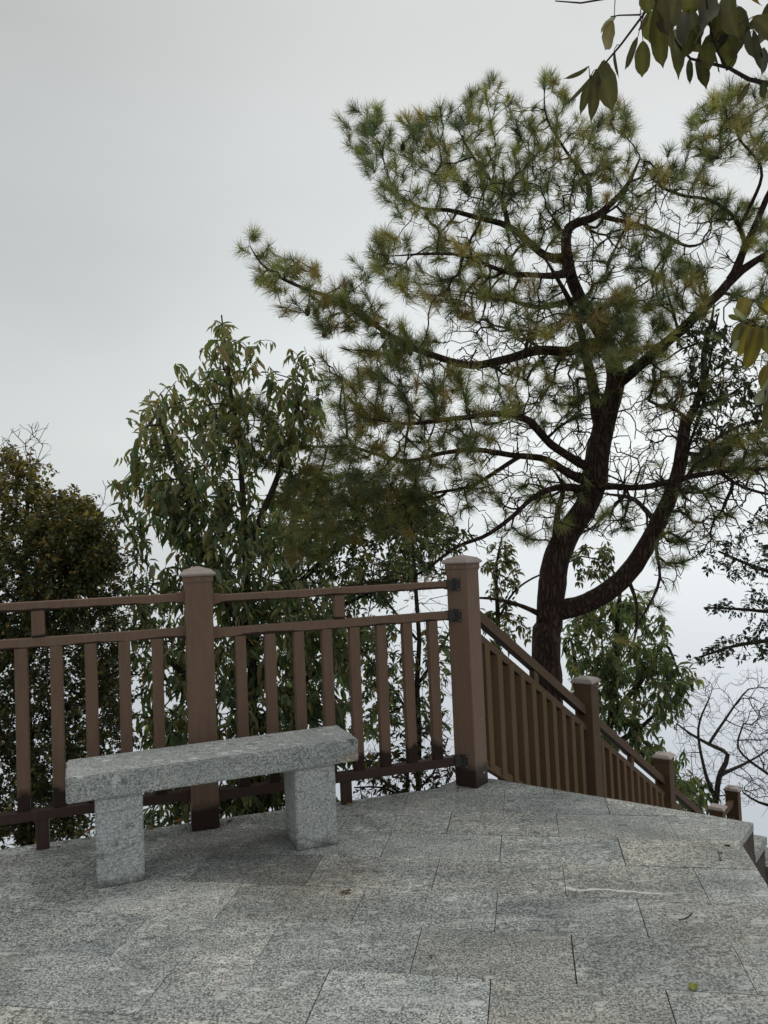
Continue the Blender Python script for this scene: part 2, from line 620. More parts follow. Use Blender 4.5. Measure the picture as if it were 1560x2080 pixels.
def build_steps():
    """granite treads going down beside the stair railing, on a rendered side wall"""
    bm = bmesh.new()
    wal = bmesh.new()
    base = P1 - S_RT * SWID
    lay = bm.verts.layers.float_vector.new('slab')
    shl = bm.verts.layers.float_color.new('shade')
    for k in range(1, NSTEP + 1):
        s0 = TREAD * (k - 1)
        s1 = TREAD * k if k < NSTEP else TREAD * k + 1.3
        z1 = -RISER * k
        ov = Vector((random.uniform(-9, 9), random.uniform(-9, 9), 0))
        g = random.gauss(.82, .06)
        for (b, za, zb, inset) in ((bm, z1 - .035, z1, 0.), (wal, z1 - 1.2, z1 - .036, .012)):
            vs = []
            for zz in (za, zb):
                for ss, u in ((s0 + inset, 0), (s1, 0), (s1, SWID - inset), (s0 + inset, SWID - inset)):
                    p = base + S_DIR * ss + S_RT * u
                    v = b.verts.new((p[0], p[1], zz))
                    if b is bm:
                        v[lay] = ov
                        v[shl] = (g, g, g, 1)
                    vs.append(v)
            for f in ((3, 2, 1, 0), (4, 5, 6, 7), (0, 1, 5, 4), (1, 2, 6, 5), (2, 3, 7, 6), (3, 0, 4, 7)):
                b.faces.new([vs[i] for i in f])
    for b, nm, mt in ((bm, 'stone_steps', M_PAVE), (wal, 'steps_side_wall', M_EARTHWALL)):
        bmesh.ops.recalc_face_normals(b, faces=b.faces)
        me = bpy.data.meshes.new(nm)
        b.to_mesh(me)
        b.free()
        o = link(nm, me, mt)
        o['kind'] = 'structure'


_hull = np.array([(-60, -60), (-60, 2.0), (-4.6, 2.45), (.35, 4.0), (1.5, 3.3), (1.25, 2.6), (3.6, 1.7), (60, -4), (60, -60)], float)
_hconv = np.array([(-60., -60), (-60, -15), (-4.6, 2.4), (.40, 3.98), (1.36, 3.2), (60, -32), (60, -60)])


def terrain_z(x, y):
    x, y = np.asarray(x, float), np.asarray(y, float)
    d = np.full(x.shape, -1e9)
    n = len(_hconv)
    for i in range(n):
        a, b = _hconv[i], _hconv[(i + 1) % n]
        e = b - a
        nn = np.array([-e[1], e[0]]) / np.linalg.norm(e)
        d = np.maximum(d, (x - a[0]) * nn[0] + (y - a[1]) * nn[1])
    z = -.22 - .80 * np.maximum(d, 0) - .06 * np.clip(d * 8, 0, 1)
    # bank that carries the stairs
    r0 = P1 - S_RT * SWID * .5
    t = (x - r0[0]) * S_DIR[0] + (y - r0[1]) * S_DIR[1]
    u = (x - r0[0]) * S_RT[0] + (y - r0[1]) * S_RT[1]
    zs = -.45 - .5705 * np.clip(t, 0, 6) - .8 * np.maximum(np.abs(u) - .75, 0) - 1.2 * np.maximum(t - 6, 0) - 1.5 * np.maximum(-t, 0)
    z = np.maximum(z, zs)
    lump = .05 * np.sin(3.1 * x + 1.3 * y) * np.sin(2.3 * y - .7 * x) + .03 * np.sin(7.1 * x - 3 * y)
    return z + np.where(d > .02, lump * np.clip(d, 0, 1), 0) - np.where(d < -.1, .25, 0)


def build_hillside():
    g = np.concatenate([-np.geomspace(8, 3000, 26)[::-1], np.linspace(-7.8, 12, 133), np.geomspace(12.4, 3000, 28)])
    X, Y = np.meshgrid(g, g)
    Z = terrain_z(X, Y)
    n = len(g)
    v = np.stack([X.ravel(), Y.ravel(), Z.ravel()], 1)
    i, j = np.meshgrid(np.arange(n - 1), np.arange(n - 1))
    a = (j * n + i).ravel()
    f = np.stack([a, a + 1, a + n + 1, a + n], 1)
    o = link('hillside', mesh_np('hillside', v, f), M_EARTH, smooth=True)
    o['kind'] = 'structure'


def mesh_np(name, v, f, tint=None):
    """mesh from numpy arrays: f is (n,3) or (n,4) or a list of such arrays"""
    fl = f if isinstance(f, list) else [f]
    me = bpy.data.meshes.new(name)
    me.vertices.add(len(v))
    me.vertices.foreach_set('co', np.ascontiguousarray(v, dtype=np.float32).ravel())
    loops = np.concatenate([q.ravel() for q in fl]).astype(np.int32)
    sizes = np.concatenate([np.full(len(q), q.shape[1]) for q in fl]).astype(np.int32)
    me.loops.add(len(loops))
    me.loops.foreach_set('vertex_index', loops)
    me.polygons.add(len(sizes))
    st = np.concatenate([[0], np.cumsum(sizes)[:-1]]).astype(np.int32)
    me.polygons.foreach_set('loop_start', st)
    me.update(calc_edges=True)
    if tint is not None:
        a = me.attributes.new('tint', 'FLOAT_COLOR', 'POINT')
        a.data.foreach_set('color', np.ascontiguousarray(np.concatenate([tint, np.ones((len(tint), 1))], 1), dtype=np.float32).ravel())
    me.validate()
    return me


build_hillside()
build_pavement()
build_steps()

# ------------------------------------------------------------------ fences
PW = .062          # half a post's width


def screw(p, n, parent, r=.0045):
    o0 = origin(parent)
    n = Vector((n[0], n[1], 0)).normalized()
    bm = bmesh.new()
    bmesh.ops.create_uvsphere(bm, u_segments=8, v_segments=5, radius=r)
    for v in bm.verts:
        v.co.z *= .5
    bm.transform(Matrix.Translation(Vector(p) - Vector(o0)) @ n.to_track_quat('Z', 'Y').to_matrix().to_4x4())
    me = bpy.data.meshes.new('screw')
    bm.to_mesh(me)
    bm.free()
    return link('screw', me, M_SCREW, parent, True)


def tiers(name, c, ex, prof, mat, parent):
    """square lathe: list of (half width, z)"""
    o0 = origin(parent)
    ex = np.array(ex)
    ey = np.array([-ex[1], ex[0]])
    bm = bmesh.new()
    prev = None
    for h, z in prof:
        ring = []
        for a, b in ((-1, -1), (1, -1), (1, 1), (-1, 1)):
            p = np.array(c) + ex * h * a + ey * h * b
            ring.append(bm.verts.new(Vector((p[0], p[1], z)) - Vector(o0)))
        if prev:
            for i in range(4):
                bm.faces.new((prev[i], prev[(i + 1) % 4], ring[(i + 1) % 4], ring[i]))
        else:
            bm.faces.new(ring[::-1])
        prev = ring
    bm.faces.new(prev)
    bmesh.ops.recalc_face_normals(bm, faces=bm.faces)
    bmesh.ops.bevel(bm, geom=bm.edges[:], offset=.0015, segments=1, affect='EDGES')
    me = bpy.data.meshes.new(name)
    bm.to_mesh(me)
    bm.free()
    return link(name, me, mat, parent)


def post(parent, c, a, ztop, zbot, mat=None, capmat=None, screws=True):
    ex = heading(a)
    p = box('post', c, ex, PW, PW, zbot, ztop - .045, mat or M_POST, parent, .005, 2)
    h = PW
    tiers('cap_collar', c, ex, [(h + .005, ztop - .072), (h + .005, ztop - .046)], mat or M_POST, p)
    tiers('cap', c, ex, [(h + .008, ztop - .0455), (h + .016, ztop - .040), (h + .016, ztop - .033), (h + .004, ztop - .021), (h + .001, ztop - .0205),
                         (h - .002, ztop - .015), (.008, ztop)], capmat or M_CAP, p)
    if screws:
        ey = np.array([-ex[1], ex[0]])
        for sgn, d in ((0, -ey), (0, ex)):
            q = np.array(c) + d * (h + .0055)
            screw((q[0], q[1], ztop - .059), d, p, .004)
    return p


def fence_panel(root, A, B, zt, zm, zb, n_bal, sleeve_a=True, sleeve_b=True, gap_b=PW):
    """level panel between posts at A and B: top, middle and bottom rail, balusters, short block under the top rail and a foot"""
    A, B = np.array(A), np.array(B)
    L = np.linalg.norm(B - A)
    e = (B - A) / L
    m = (A + B) / 2
    cc = m + e * (-gap_b + PW) / 2
    hl = (L - PW - gap_b) / 2
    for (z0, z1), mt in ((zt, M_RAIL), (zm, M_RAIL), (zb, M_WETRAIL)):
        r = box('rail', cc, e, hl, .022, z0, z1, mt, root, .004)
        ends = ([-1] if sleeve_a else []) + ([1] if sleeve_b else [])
        for sg in ends:
            q = m + e * sg * (L / 2 - PW - .019)
            box('socket', q, e, .0185, .0265, z0 - .004, z1 + .004, mt, r, .002)
            q2 = m + e * sg * (L / 2 - PW - .0025)
            box('socket_plate', q2, e, .0022, .036, z0 - .014, z1 + .014, mt, r, .001)
    pitch = (L - .03) / (n_bal + 1.45)
    for i in range(n_bal):
        c = m + e * (i - (n_bal - 1) / 2) * pitch
        box('baluster', c, e, .0250, .022, zb[1] - .002, zm[0] + .002, M_SLAT, root, .003)
    box('block', m, e, .026, .018, zm[1] - .002, zt[0] + .002, M_SLAT, root, .003)
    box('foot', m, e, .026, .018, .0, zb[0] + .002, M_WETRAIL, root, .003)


A_POST = np.array([-.882, 3.59])
AL, AR = math.radians(17), math.atan2(*(POST_C - A_POST)[::-1])
L_POST = A_POST - heading(AL) * 1.372
f1 = thing('platform_fence', 'brown slatted fence standing along the edge of the granite platform behind the bench', 'fence', (*A_POST, 0))
post(f1, L_POST, AL, 1.19, 0)
post(f1, A_POST, AL, 1.19, 0)
cp = post(f1, POST_C, math.atan2(S_DIR[1], S_DIR[0]) - math.pi / 2, 1.184, 0)
fence_panel(f1, L_POST, A_POST, (1.029, 1.069), (.868, .911), (.128, .172), 8)
# corner post: the rails meet its face at an angle, on swivel brackets
fe = heading(AR)
fn = S_DIR * -1.0                                  # outward normal of the corner post's left face is -S_DIR
fence_panel(f1, A_POST, POST_C, (1.015, 1.053), (.852, .897), (.108, .154), 8, sleeve_b=False, gap_b=PW + .035)
for z in (1.034, .874, .131):
    face = POST_C + fn * (PW + .003)
    up_ = box('bracket', face + S_RT * -.008, S_RT, .0285, .003, z - .033, z + .033, M_BRKT, f1, .001, 1)
    tip = POST_C - fe * (PW + .026)
    box('bracket_clamp', tip + (face - tip) * .15, fe, .019, .0265, z - .025, z + .025, M_BRKT, up_, .002, 1)
    box('bracket_hinge', (tip + face) / 2 + fn * .006, fe, .013, .012, z - .020, z + .020, M_BRKT, up_, .003, 1)
    for du in (-.023, .023):
        for dz in (-.026, .026):
            q = face + S_RT * (-.008 + du) + fn * .003
            screw((q[0], q[1], z + dz), fn, up_, .0035)
q = POST_C + S_RT * (PW + .0005) + S_DIR * .02
screw((q[0], q[1], .06), S_RT, cp, .006)
screw((q[0], q[1], .335), S_RT, cp, .004)

# stair railing, going down beside the steps
SLOPE = .5705
SA = math.atan2(S_DIR[1], S_DIR[0])
f2 = thing('stair_railing', 'mossy brown sloping railing that runs down the steps from the corner post', 'railing', (*(POST_C + S_DIR * 1.525), -.87))
SP = 1.525
for i in range(1, 4):
    post(f2, POST_C + S_DIR * SP * i, SA, 1.182 - SLOPE * SP * i, -SLOPE * SP * i - .12, M_STAIR)
pe = POST_C + S_DIR * 5.20
post(f2, pe, SA, -1.415, -2.75, M_STAIR)


def rake(name, t0, t1, z0, h, hw, mat):
    c = POST_C + S_DIR * (t0 + t1) / 2
    tm = (t0 + t1) / 2
    return box(name, c, S_DIR, (t1 - t0) / 2, hw, z0 - SLOPE * tm - h, z0 - SLOPE * tm, mat, f2, .004, 2, z_slope=-SLOPE)


for i in range(3):
    ta, tb = SP * i + PW, SP * (i + 1) - PW
    r1 = rake('rail', ta, tb, .957, .066, .024, M_STAIR)
    r2 = rake('rail', ta, tb, .831, .050, .022, M_STAIR)
    rake('rail', ta, tb, .168, .050, .022, M_STAIRSLAT)
    nb = 10
    for j in range(nb):
        t = SP * (i + .5) + (j - (nb - 1) / 2) * .1315
        c = POST_C + S_DIR * t
        box('baluster', c, S_DIR, .0265, .031, .150 - SLOPE * t, .800 - SLOPE * t, M_STAIRSLAT, f2, .003)
    t = SP * (i + .5)
    box('block', POST_C + S_DIR * t, S_DIR, .026, .018, .815 - SLOPE * t, .905 - SLOPE * t, M_STAIR, f2, .003)
    for tt, zz in ((tb - .004, .957 - .03), (tb - .004, .831 - .025)):
        q = POST_C + S_DIR * tt
        box('bracket', q, S_DIR, .004, .036, zz - SLOPE * tt - .045, zz - SLOPE * tt + .045, M_STAIR, f2, .002, 1)
# level rails of the landing
for z0, z1 in ((-1.60, -1.54), (-1.76, -1.71), (-2.5, -2.45)):
    t0, t1 = SP * 3 + PW, 5.20 - PW
    box('landing_rail', POST_C + S_DIR * (t0 + t1) / 2, S_DIR, (t1 - t0) / 2, .024, z0, z1, M_STAIR, f2, .004)
for j in range(3):
    t = SP * 3 + .18 + j * .14
    box('baluster', POST_C + S_DIR * t, S_DIR, .0255, .0165, -2.451, -1.759, M_STAIRSLAT, f2, .003)

# ------------------------------------------------------------------ bench
BO, BA = np.array([-1.231, 2.906]), math.radians(21.34)
be, bn = heading(BA), heading(BA + math.pi / 2)
BL, BD, BZ, BT = 1.159, .291, .43, .095
bench = thing('stone_bench', 'grey granite slab bench on two block legs in front of the brown fence', 'bench', (*(BO + be * BL / 2 + bn * BD / 2), 0))


def rough_block(name, c, ex, hx, hy, z0, z1, mat, parent, chip=.0006, cuts=26):
    """sawn stone block with slightly worn, chipped edges"""
    o0 = origin(parent)
    bm = bmesh.new()
    ex = np.array(ex)
    ey = np.array([-ex[1], ex[0]])
    def corner(a, b, z):
        p = np.array(c) + ex * hx * a + ey * hy * b
        return Vector((p[0], p[1], z)) - Vector(o0)
    vs = [bm.verts.new(corner(a, b, z)) for z in (z0, z1) for a, b in ((-1, -1), (1, -1), (1, 1), (-1, 1))]
    for f in ((3, 2, 1, 0), (4, 5, 6, 7), (0, 1, 5, 4), (1, 2, 6, 5), (2, 3, 7, 6), (3, 0, 4, 7)):
        bm.faces.new([vs[i] for i in f])
    bmesh.ops.bevel(bm, geom=bm.edges[:], offset=.005, segments=2, affect='EDGES')
    bmesh.ops.triangulate(bm, faces=bm.faces)
    for _ in range(6):
        es = [e for e in bm.edges if e.calc_length() > .035]
        if not es:
            break
        bmesh.ops.subdivide_edges(bm, edges=es, cuts=1)
        bmesh.ops.triangulate(bm, faces=bm.faces)
    from mathutils import noise as mn
    bm.normal_update()
    for v in bm.verts:
        p = v.co * 24
        edge = 1 - max(abs(v.normal @ Vector((*ex, 0))), abs(v.normal @ Vector((*ey, 0))), abs(v.normal.z)) ** 6
        v.co += v.normal * (mn.noise(p) * .0004 - max(0, mn.noise(p * 1.7 + Vector((5, 2, 1))) + .05) * chip * 1.3 * edge)
    me = bpy.data.meshes.new(name)
    bm.to_mesh(me)
    bm.free()
    return link(name, me, mat, parent, False)


rough_block('seat', BO + be * BL / 2 + bn * BD / 2, be, BL / 2, BD / 2, BZ - BT, BZ, M_BENCH, bench)
rough_block('leg', BO + be * .188 + bn * .110, be, .087, .100, 0, BZ - BT - .002, M_LEG, bench)
rough_block('leg', BO + be * .967 + bn * .110, be, .088, .100, 0, BZ - BT - .002, M_LEG, bench)


# ------------------------------------------------------------------ growing trees
def unit(v):
    return v / np.maximum(np.linalg.norm(v, axis=-1, keepdims=True), 1e-9)


def smooth_path(pts, rad, step):
    """Catmull-Rom through the given points"""
    P = np.array(pts, float)
    Rr = np.array(rad, float)
    Q = np.concatenate([[2 * P[0] - P[1]], P, [2 * P[-1] - P[-2]]])
    o, r = [], []
    for i in range(len(P) - 1):
        a, b, c, d = Q[i:i + 4]
        n = max(1, int(np.linalg.norm(c - b) / step))
        for k in range(n):
            t = k / n
            o.append(.5 * ((2 * b) + (c - a) * t + (2 * a - 5 * b + 4 * c - d) * t * t + (3 * b - a - 3 * c + d) * t ** 3))
            r.append(Rr[i] + (Rr[i + 1] - Rr[i]) * t)
    o.append(P[-1])
    r.append(Rr[-1])
    return np.array(o), np.array(r)


class Tree:
    def __init__(s):
        s.p, s.d, s.r, s.par = [], [], [], []
        s.paths = []          # (node ids, sides)
        s.tips = []           # (position, direction, kind)
        s.lev = []

    def limb(s, pts, rad, sides=8, attach=None, step=.07):
        P, Rr = smooth_path(pts, rad, step)
        if len(P) > 8 and sides < 12:             # the small kinks of a limb that has grown for years
            m = max(3, len(P) // 3)
            kn = rng.normal(size=(m, 3))
            xx = np.linspace(0, m - 1, len(P))
            w_ = np.sin(np.linspace(0, np.pi, len(P))) ** .5
            for a_ in range(3):
                P[:, a_] += np.interp(xx, np.arange(m), kn[:, a_]) * np.maximum(Rr * .45, .007) * w_
        ids = []
        prev = -1
        if attach is not None and s.p:
            prev = int(np.argmin(np.linalg.norm(np.array(s.p) - P[0], axis=1)))
        for i in range(len(P)):
            s.p.append(P[i])
            s.d.append(unit((P[min(i + 1, len(P) - 1)] - P[max(i - 1, 0)])[None])[0])
            s.r.append(Rr[i])
            s.par.append(prev)
            s.lev.append(0)
            prev = len(s.p) - 1
            ids.append(prev)
        s.paths.append((ids, sides, True))

    def grow(s, targets, tipdir, step=.09, r0=.0022, wob=.12, turn=.45, kinds=None, sides=4, maxd=None, expo=2.4):
        T = np.array(targets, float)
        P0 = np.array(s.p)
        D = np.array([np.min(np.linalg.norm(P0 - t, axis=1)) for t in T])
        cap = len(s.p) + 60 * len(T) + 100
        bp, bd, bl = np.zeros((cap, 3)), np.zeros((cap, 3)), np.zeros(cap)
        m0 = 0
        for ti in np.argsort(D):
            t = T[ti]
            m1 = len(s.p)
            if m1 > m0:
                bp[m0:m1], bd[m0:m1], bl[m0:m1] = s.p[m0:], s.d[m0:], s.lev[m0:]
                m0 = m1
            P = bp[:m1]
            v = t - P
            d = np.sqrt(np.einsum('ij,ij->i', v, v))
            cs = np.einsum('ij,ij->i', v, bd[:m1]) / np.maximum(d, 1e-6)
            cost = d * (1 + turn * (1 - cs)) + bl[:m1] * .02
            j = int(np.argmin(cost))
            L = d[j]
            if L < .02 or (maxd and L > maxd):
                continue
            n = max(2, int(math.ceil(L / step)))
            a = P[j]
            da = s.d[j]
            vd = v[j] / L
            c1 = a + unit((da * .6 + vd)[None])[0] * L * .4
            td = tipdir[ti] if tipdir is not None else vd
            c2 = t - unit((td + vd * .6)[None])[0] * L * .33
            ids = [j]
            side = np.cross(vd, rng.normal(size=3))
            side /= max(np.linalg.norm(side), 1e-6)
            ph = rng.uniform(0, 6.28)
            prev = j
            last = a
            for k in range(1, n + 1):
                u = k / n
                q = (1 - u) ** 3 * a + 3 * u * (1 - u) ** 2 * c1 + 3 * u * u * (1 - u) * c2 + u ** 3 * t
                q = q + side * math.sin(u * 6.0 + ph) * wob * L * .25 * u * (1 - u) * 2 + rng.normal(size=3) * wob * step * .35 * (k < n)
                s.p.append(q)
                s.d.append(unit((q - last)[None])[0])
                s.r.append(0.)
                s.par.append(prev)
                s.lev.append(s.lev[j] + 1)
                prev = len(s.p) - 1
                ids.append(prev)
                last = q
            s.paths.append((ids, sides, False))
            s.tips.append((t, unit((s.d[prev] + (td * .8))[None])[0], kinds[ti] if kinds is not None else 0))
        # pipe model radii on the grown nodes
        acc = np.zeros(len(s.p))
        r = np.array(s.r)
        haschild = np.zeros(len(s.p), bool)
        for i in range(len(s.p) - 1, -1, -1):
            if s.par[i] >= 0:
                haschild[s.par[i]] = True
        for i in range(len(s.p) - 1, -1, -1):
            if s.lev[i] > 0:
                if not haschild[i]:
                    acc[i] = r0 ** expo
                if s.par[i] >= 0:
                    acc[s.par[i]] += acc[i]
        for i in range(len(s.p)):
            if s.lev[i] > 0:
                q = acc[i] ** (1 / expo) + r0 * .15
                pr = s.r[s.par[i]]
                s.r[i] = min(q, pr * .92 if pr > 0 else q)

    def bark_arrays(s, o0, rough=.0, which=None):
        V, F = [], []
        nv = 0
        P, Rr = np.array(s.p), np.array(s.r)
        for ids, sides, main in s.paths:
            if which is not None and main != which:
                continue
            q = P[ids]
            rr = Rr[ids].copy()
            if not main:
                rr[0] = min(rr[0], rr[1] * 1.35)
            t = np.gradient(q, axis=0)
            t = unit(t)
            ref = np.array([0.31, 0.22, 0.93]) if abs(t[0] @ np.array([0.31, .22, .93])) < .9 else np.array([1., 0, 0])
            nrm = np.zeros_like(q)
            nn = ref - t[0] * (ref @ t[0])
            for i in range(len(q)):
                nn = nn - t[i] * (nn @ t[i])
                nn = nn / max(np.linalg.norm(nn), 1e-9)
                nrm[i] = nn
            bi = np.cross(t, nrm)
            ang = np.arange(sides) * 2 * np.pi / sides
            ring = q[:, None] + (nrm[:, None] * np.cos(ang)[None, :, None] + bi[:, None] * np.sin(ang)[None, :, None]) * rr[:, None, None]
            if rough and main:
                nz = rng.normal(size=(len(q), sides)) * .5 + np.sin(np.arange(len(q))[:, None] * .9 + ang[None] * 3) * .6
                ring += (ring - q[:, None]) * nz[..., None] * rough
            V.append(ring.reshape(-1, 3))
            m = len(q)
            i, k = np.meshgrid(np.arange(m - 1), np.arange(sides), indexing='ij')
            a = nv + i * sides + k
            b = nv + i * sides + (k + 1) % sides
            F.append(np.stack([a.ravel(), b.ravel(), (b + sides).ravel(), (a + sides).ravel()], 1))
            nv += m * sides
            # closed end
            V.append((q[-1] + t[-1] * rr[-1] * .8)[None])
            k = np.arange(sides)
            tri = np.stack([nv - sides + k, nv - sides + (k + 1) % sides, np.full(sides, nv)], 1)
            F.append(np.concatenate([tri, tri[:, 2:3]], 1)[:, :3])
            nv += 1
        quads = [f for f in F if f.shape[1] == 4]
        tris = [f for f in F if f.shape[1] == 3]
        return np.concatenate(V) - o0, [np.concatenate(quads), np.concatenate(tris)]


LEAF_T = np.array([(0, 0, 0), (.30, -.42, .05), (.30, 0, -.03), (.30, .42, .05), (.68, -.36, .04), (.68, 0, -.05), (.68, .36, .04), (1, 0, -.10)])
LEAF_F3 = np.array([(0, 1, 2), (0, 2, 3), (5, 4, 7), (5, 7, 6)])
LEAF_F4 = np.array([(1, 4, 5, 2), (2, 5, 6, 3)])


def small_leaves(base, dirv, nrm, L, W, tint, o0):
    """leaves a few pixels long: two facets folded at the midrib"""
    base, dirv, nrm = np.array(base), unit(np.array(dirv)), np.array(nrm)
    n = len(base)
    nrm = unit(nrm - dirv * np.sum(nrm * dirv, 1, keepdims=True))
    sd_ = np.cross(nrm, dirv)
    L, W = np.broadcast_to(L, n)[:, None], np.broadcast_to(W, n)[:, None]
    m = base + dirv * L * .5 + nrm * W * .22
    v = np.stack([base, m - sd_ * W * .5, base + dirv * L - nrm * L * .08, m + sd_ * W * .5], 1)
    o = (np.arange(n) * 4)[:, None]
    f3 = np.concatenate([np.array([[0, 1, 2]]) + o, np.array([[0, 2, 3]]) + o])
    return v.reshape(-1, 3) - o0, [f3], np.repeat(np.array(tint), 4, axis=0)


def leaves_mesh(name, base, dirv, nrm, L, W, tint, o0, curl=.25):
    if np.mean(L) < .034:
        return small_leaves(base, dirv, nrm, L, W, tint, o0)
    base, dirv, nrm = np.array(base), unit(np.array(dirv)), np.array(nrm)
    n = len(base)
    nrm = unit(nrm - dirv * np.sum(nrm * dirv, 1, keepdims=True))
    sd_ = np.cross(nrm, dirv)
    L, W = np.broadcast_to(L, n), np.broadcast_to(W, n)
    cu = rng.normal(curl, .18, n)
    tw = rng.normal(0, .15, n)
    x = LEAF_T[:, 0][None] * L[:, None]
    y = LEAF_T[:, 1][None] * W[:, None]
    z = LEAF_T[:, 2][None] * L[:, None] * 1.0 - (LEAF_T[:, 0] ** 2)[None] * (cu * L)[:, None] + np.abs(LEAF_T[:, 1])[None] * W[:, None] * .35 + y * tw[:, None]
    v = base[:, None] + dirv[:, None] * x[..., None] + sd_[:, None] * y[..., None] + nrm[:, None] * z[..., None]
    off = (np.arange(n) * 8)[:, None, None]
    f3 = (LEAF_F3[None] + off).reshape(-1, 3)
    f4 = (LEAF_F4[None] + off).reshape(-1, 4)
    tt = np.repeat(np.array(tint), 8, axis=0)
    return v.reshape(-1, 3) - o0, [f4, f3], tt


def crown_mesh(name, twigs, leaves, twigm, leafm, parent):
    """one crown: its twigs and its leaves, two materials"""
    if twigs is None:
        v, f, t = leaves
        return link(name, mesh_np(name, v, f, t), leafm, parent)
    v0, f0 = twigs
    if leaves is None:
        return link(name, mesh_np(name, v0, f0), twigm, parent, True)
    v1, f1, t1 = leaves
    n = len(v0)
    me = mesh_np(name, np.concatenate([v0, v1]), list(f0) + [q + n for q in f1], np.concatenate([np.full((n, 3), .05), t1]))
    k = sum(len(q) for q in f0)
    mi = np.ones(len(me.polygons), dtype=np.int32)
    mi[:k] = 0
    o = link(name, me, twigm, parent)
    me.materials.append(leafm)
    me.polygons.foreach_set('material_index', mi)
    return o


def palette(n, cols, weights, jit=.18):
    cols = np.array(cols, float)
    i = rng.choice(len(cols), n, p=np.array(weights) / sum(weights))
    c = cols[i] * np.exp(rng.normal(0, jit, (n, 1))) * np.exp(rng.normal(0, .06, (n, 3)))
    return np.clip(c, .003, .6)


def in_poly(poly, n):
    """n points spread evenly in a polygon of photo pixels"""
    poly = np.array(poly, float)
    lo, hi = poly.min(0), poly.max(0)
    outp = []
    while len(outp) < n:
        q = rng.uniform(lo, hi)
        ins = False
        j = len(poly) - 1
        for i in range(len(poly)):
            if (poly[i, 1] > q[1]) != (poly[j, 1] > q[1]) and q[0] < (poly[j, 0] - poly[i, 0]) * (q[1] - poly[i, 1]) / (poly[j, 1] - poly[i, 1]) + poly[i, 0]:
                ins = not ins
            j = i
        if ins:
            outp.append(q)
    return np.array(outp)


def cloud(poly, n, Y, dY, thin=0.0):
    """points through a crown: outline from the photo, real depth Y +- dY; optional minimum spacing"""
    q = in_poly(poly, n)
    ys = Y + dY * np.clip(rng.normal(0, .55, n), -1, 1)
    P = np.array([at(a, b, c) for (a, b), c in zip(q, ys)])
    if thin:
        keep = []
        for p in P:
            if all(np.linalg.norm(p - k) > thin for k in keep):
                keep.append(p)
        P = np.array(keep)
    return P


def limb_px(pts, Y):
    """list of (x, y, width px[, dY]) to world points and radii"""
    P, Rr = [], []
    for q in pts:
        yy = Y + (q[3] if len(q) > 3 else 0)
        P.append(at(q[0], q[1], yy))
        Rr.append(q[2] * .5 * yy / FPX)
    return P, Rr


def root_point(x, y, Y, rad, lean=(0, 0)):
    p = at(x, y, Y)
    bx, by = p[0] + lean[0], p[1] + lean[1]
    return np.array([bx, by, float(terrain_z(bx, by)) - .12])


def finish_tree(t, name, label, cat, root, barkm, twigm, sides_rough=.06):
    o = thing(name, label, cat, root)
    v, f = t.bark_arrays(root, sides_rough, True)
    tr = link('trunk', mesh_np('trunk', v, f), barkm, o, True)
    tw = t.bark_arrays(root, 0, False) if any(not m for _, _, m in t.paths) else None
    return o, tw


def drooping(t, n_per, L, W, cols, wts, droop=.6, along=.08, top=None):
    """whorls of leaves at and below each twig's end"""
    B, D, N, Ls = [], [], [], []
    for p, d, k in t.tips:
        m = max(2, int(rng.normal(n_per, n_per * .3)))
        for i in range(m):
            a = rng.uniform(0, 2 * np.pi)
            s1 = np.cross(d, [.3, .5, .8])
            s1 /= np.linalg.norm(s1)
            s2 = np.cross(d, s1)
            rad = s1 * math.cos(a) + s2 * math.sin(a)
            dv = unit((d * rng.uniform(.1, .7) + rad * .9 + np.array([0, 0, -droop * rng.uniform(.4, 1.6)]))[None])[0]
            B.append(p - d * rng.uniform(-.01, along) + rad * .004)
            D.append(dv)
            N.append(np.array([0, 0, 1.]) * .8 + rad * .5 + rng.normal(size=3) * .35)
            Ls.append(L * math.exp(rng.normal(0, .28)))
    Ls = np.array(Ls)
    C = palette(len(Ls), cols, wts)
    if top:                                   # the year's new shoots at the top of the crown are yellower
        C2 = palette(len(Ls), cols, top[1])
        up = np.array(B)[:, 2] + rng.normal(0, .22, len(Ls)) > top[0]
        C[up] = C2[up]
    return B, D, N, Ls, Ls * W / L * np.exp(rng.normal(0, .12, len(Ls))), C


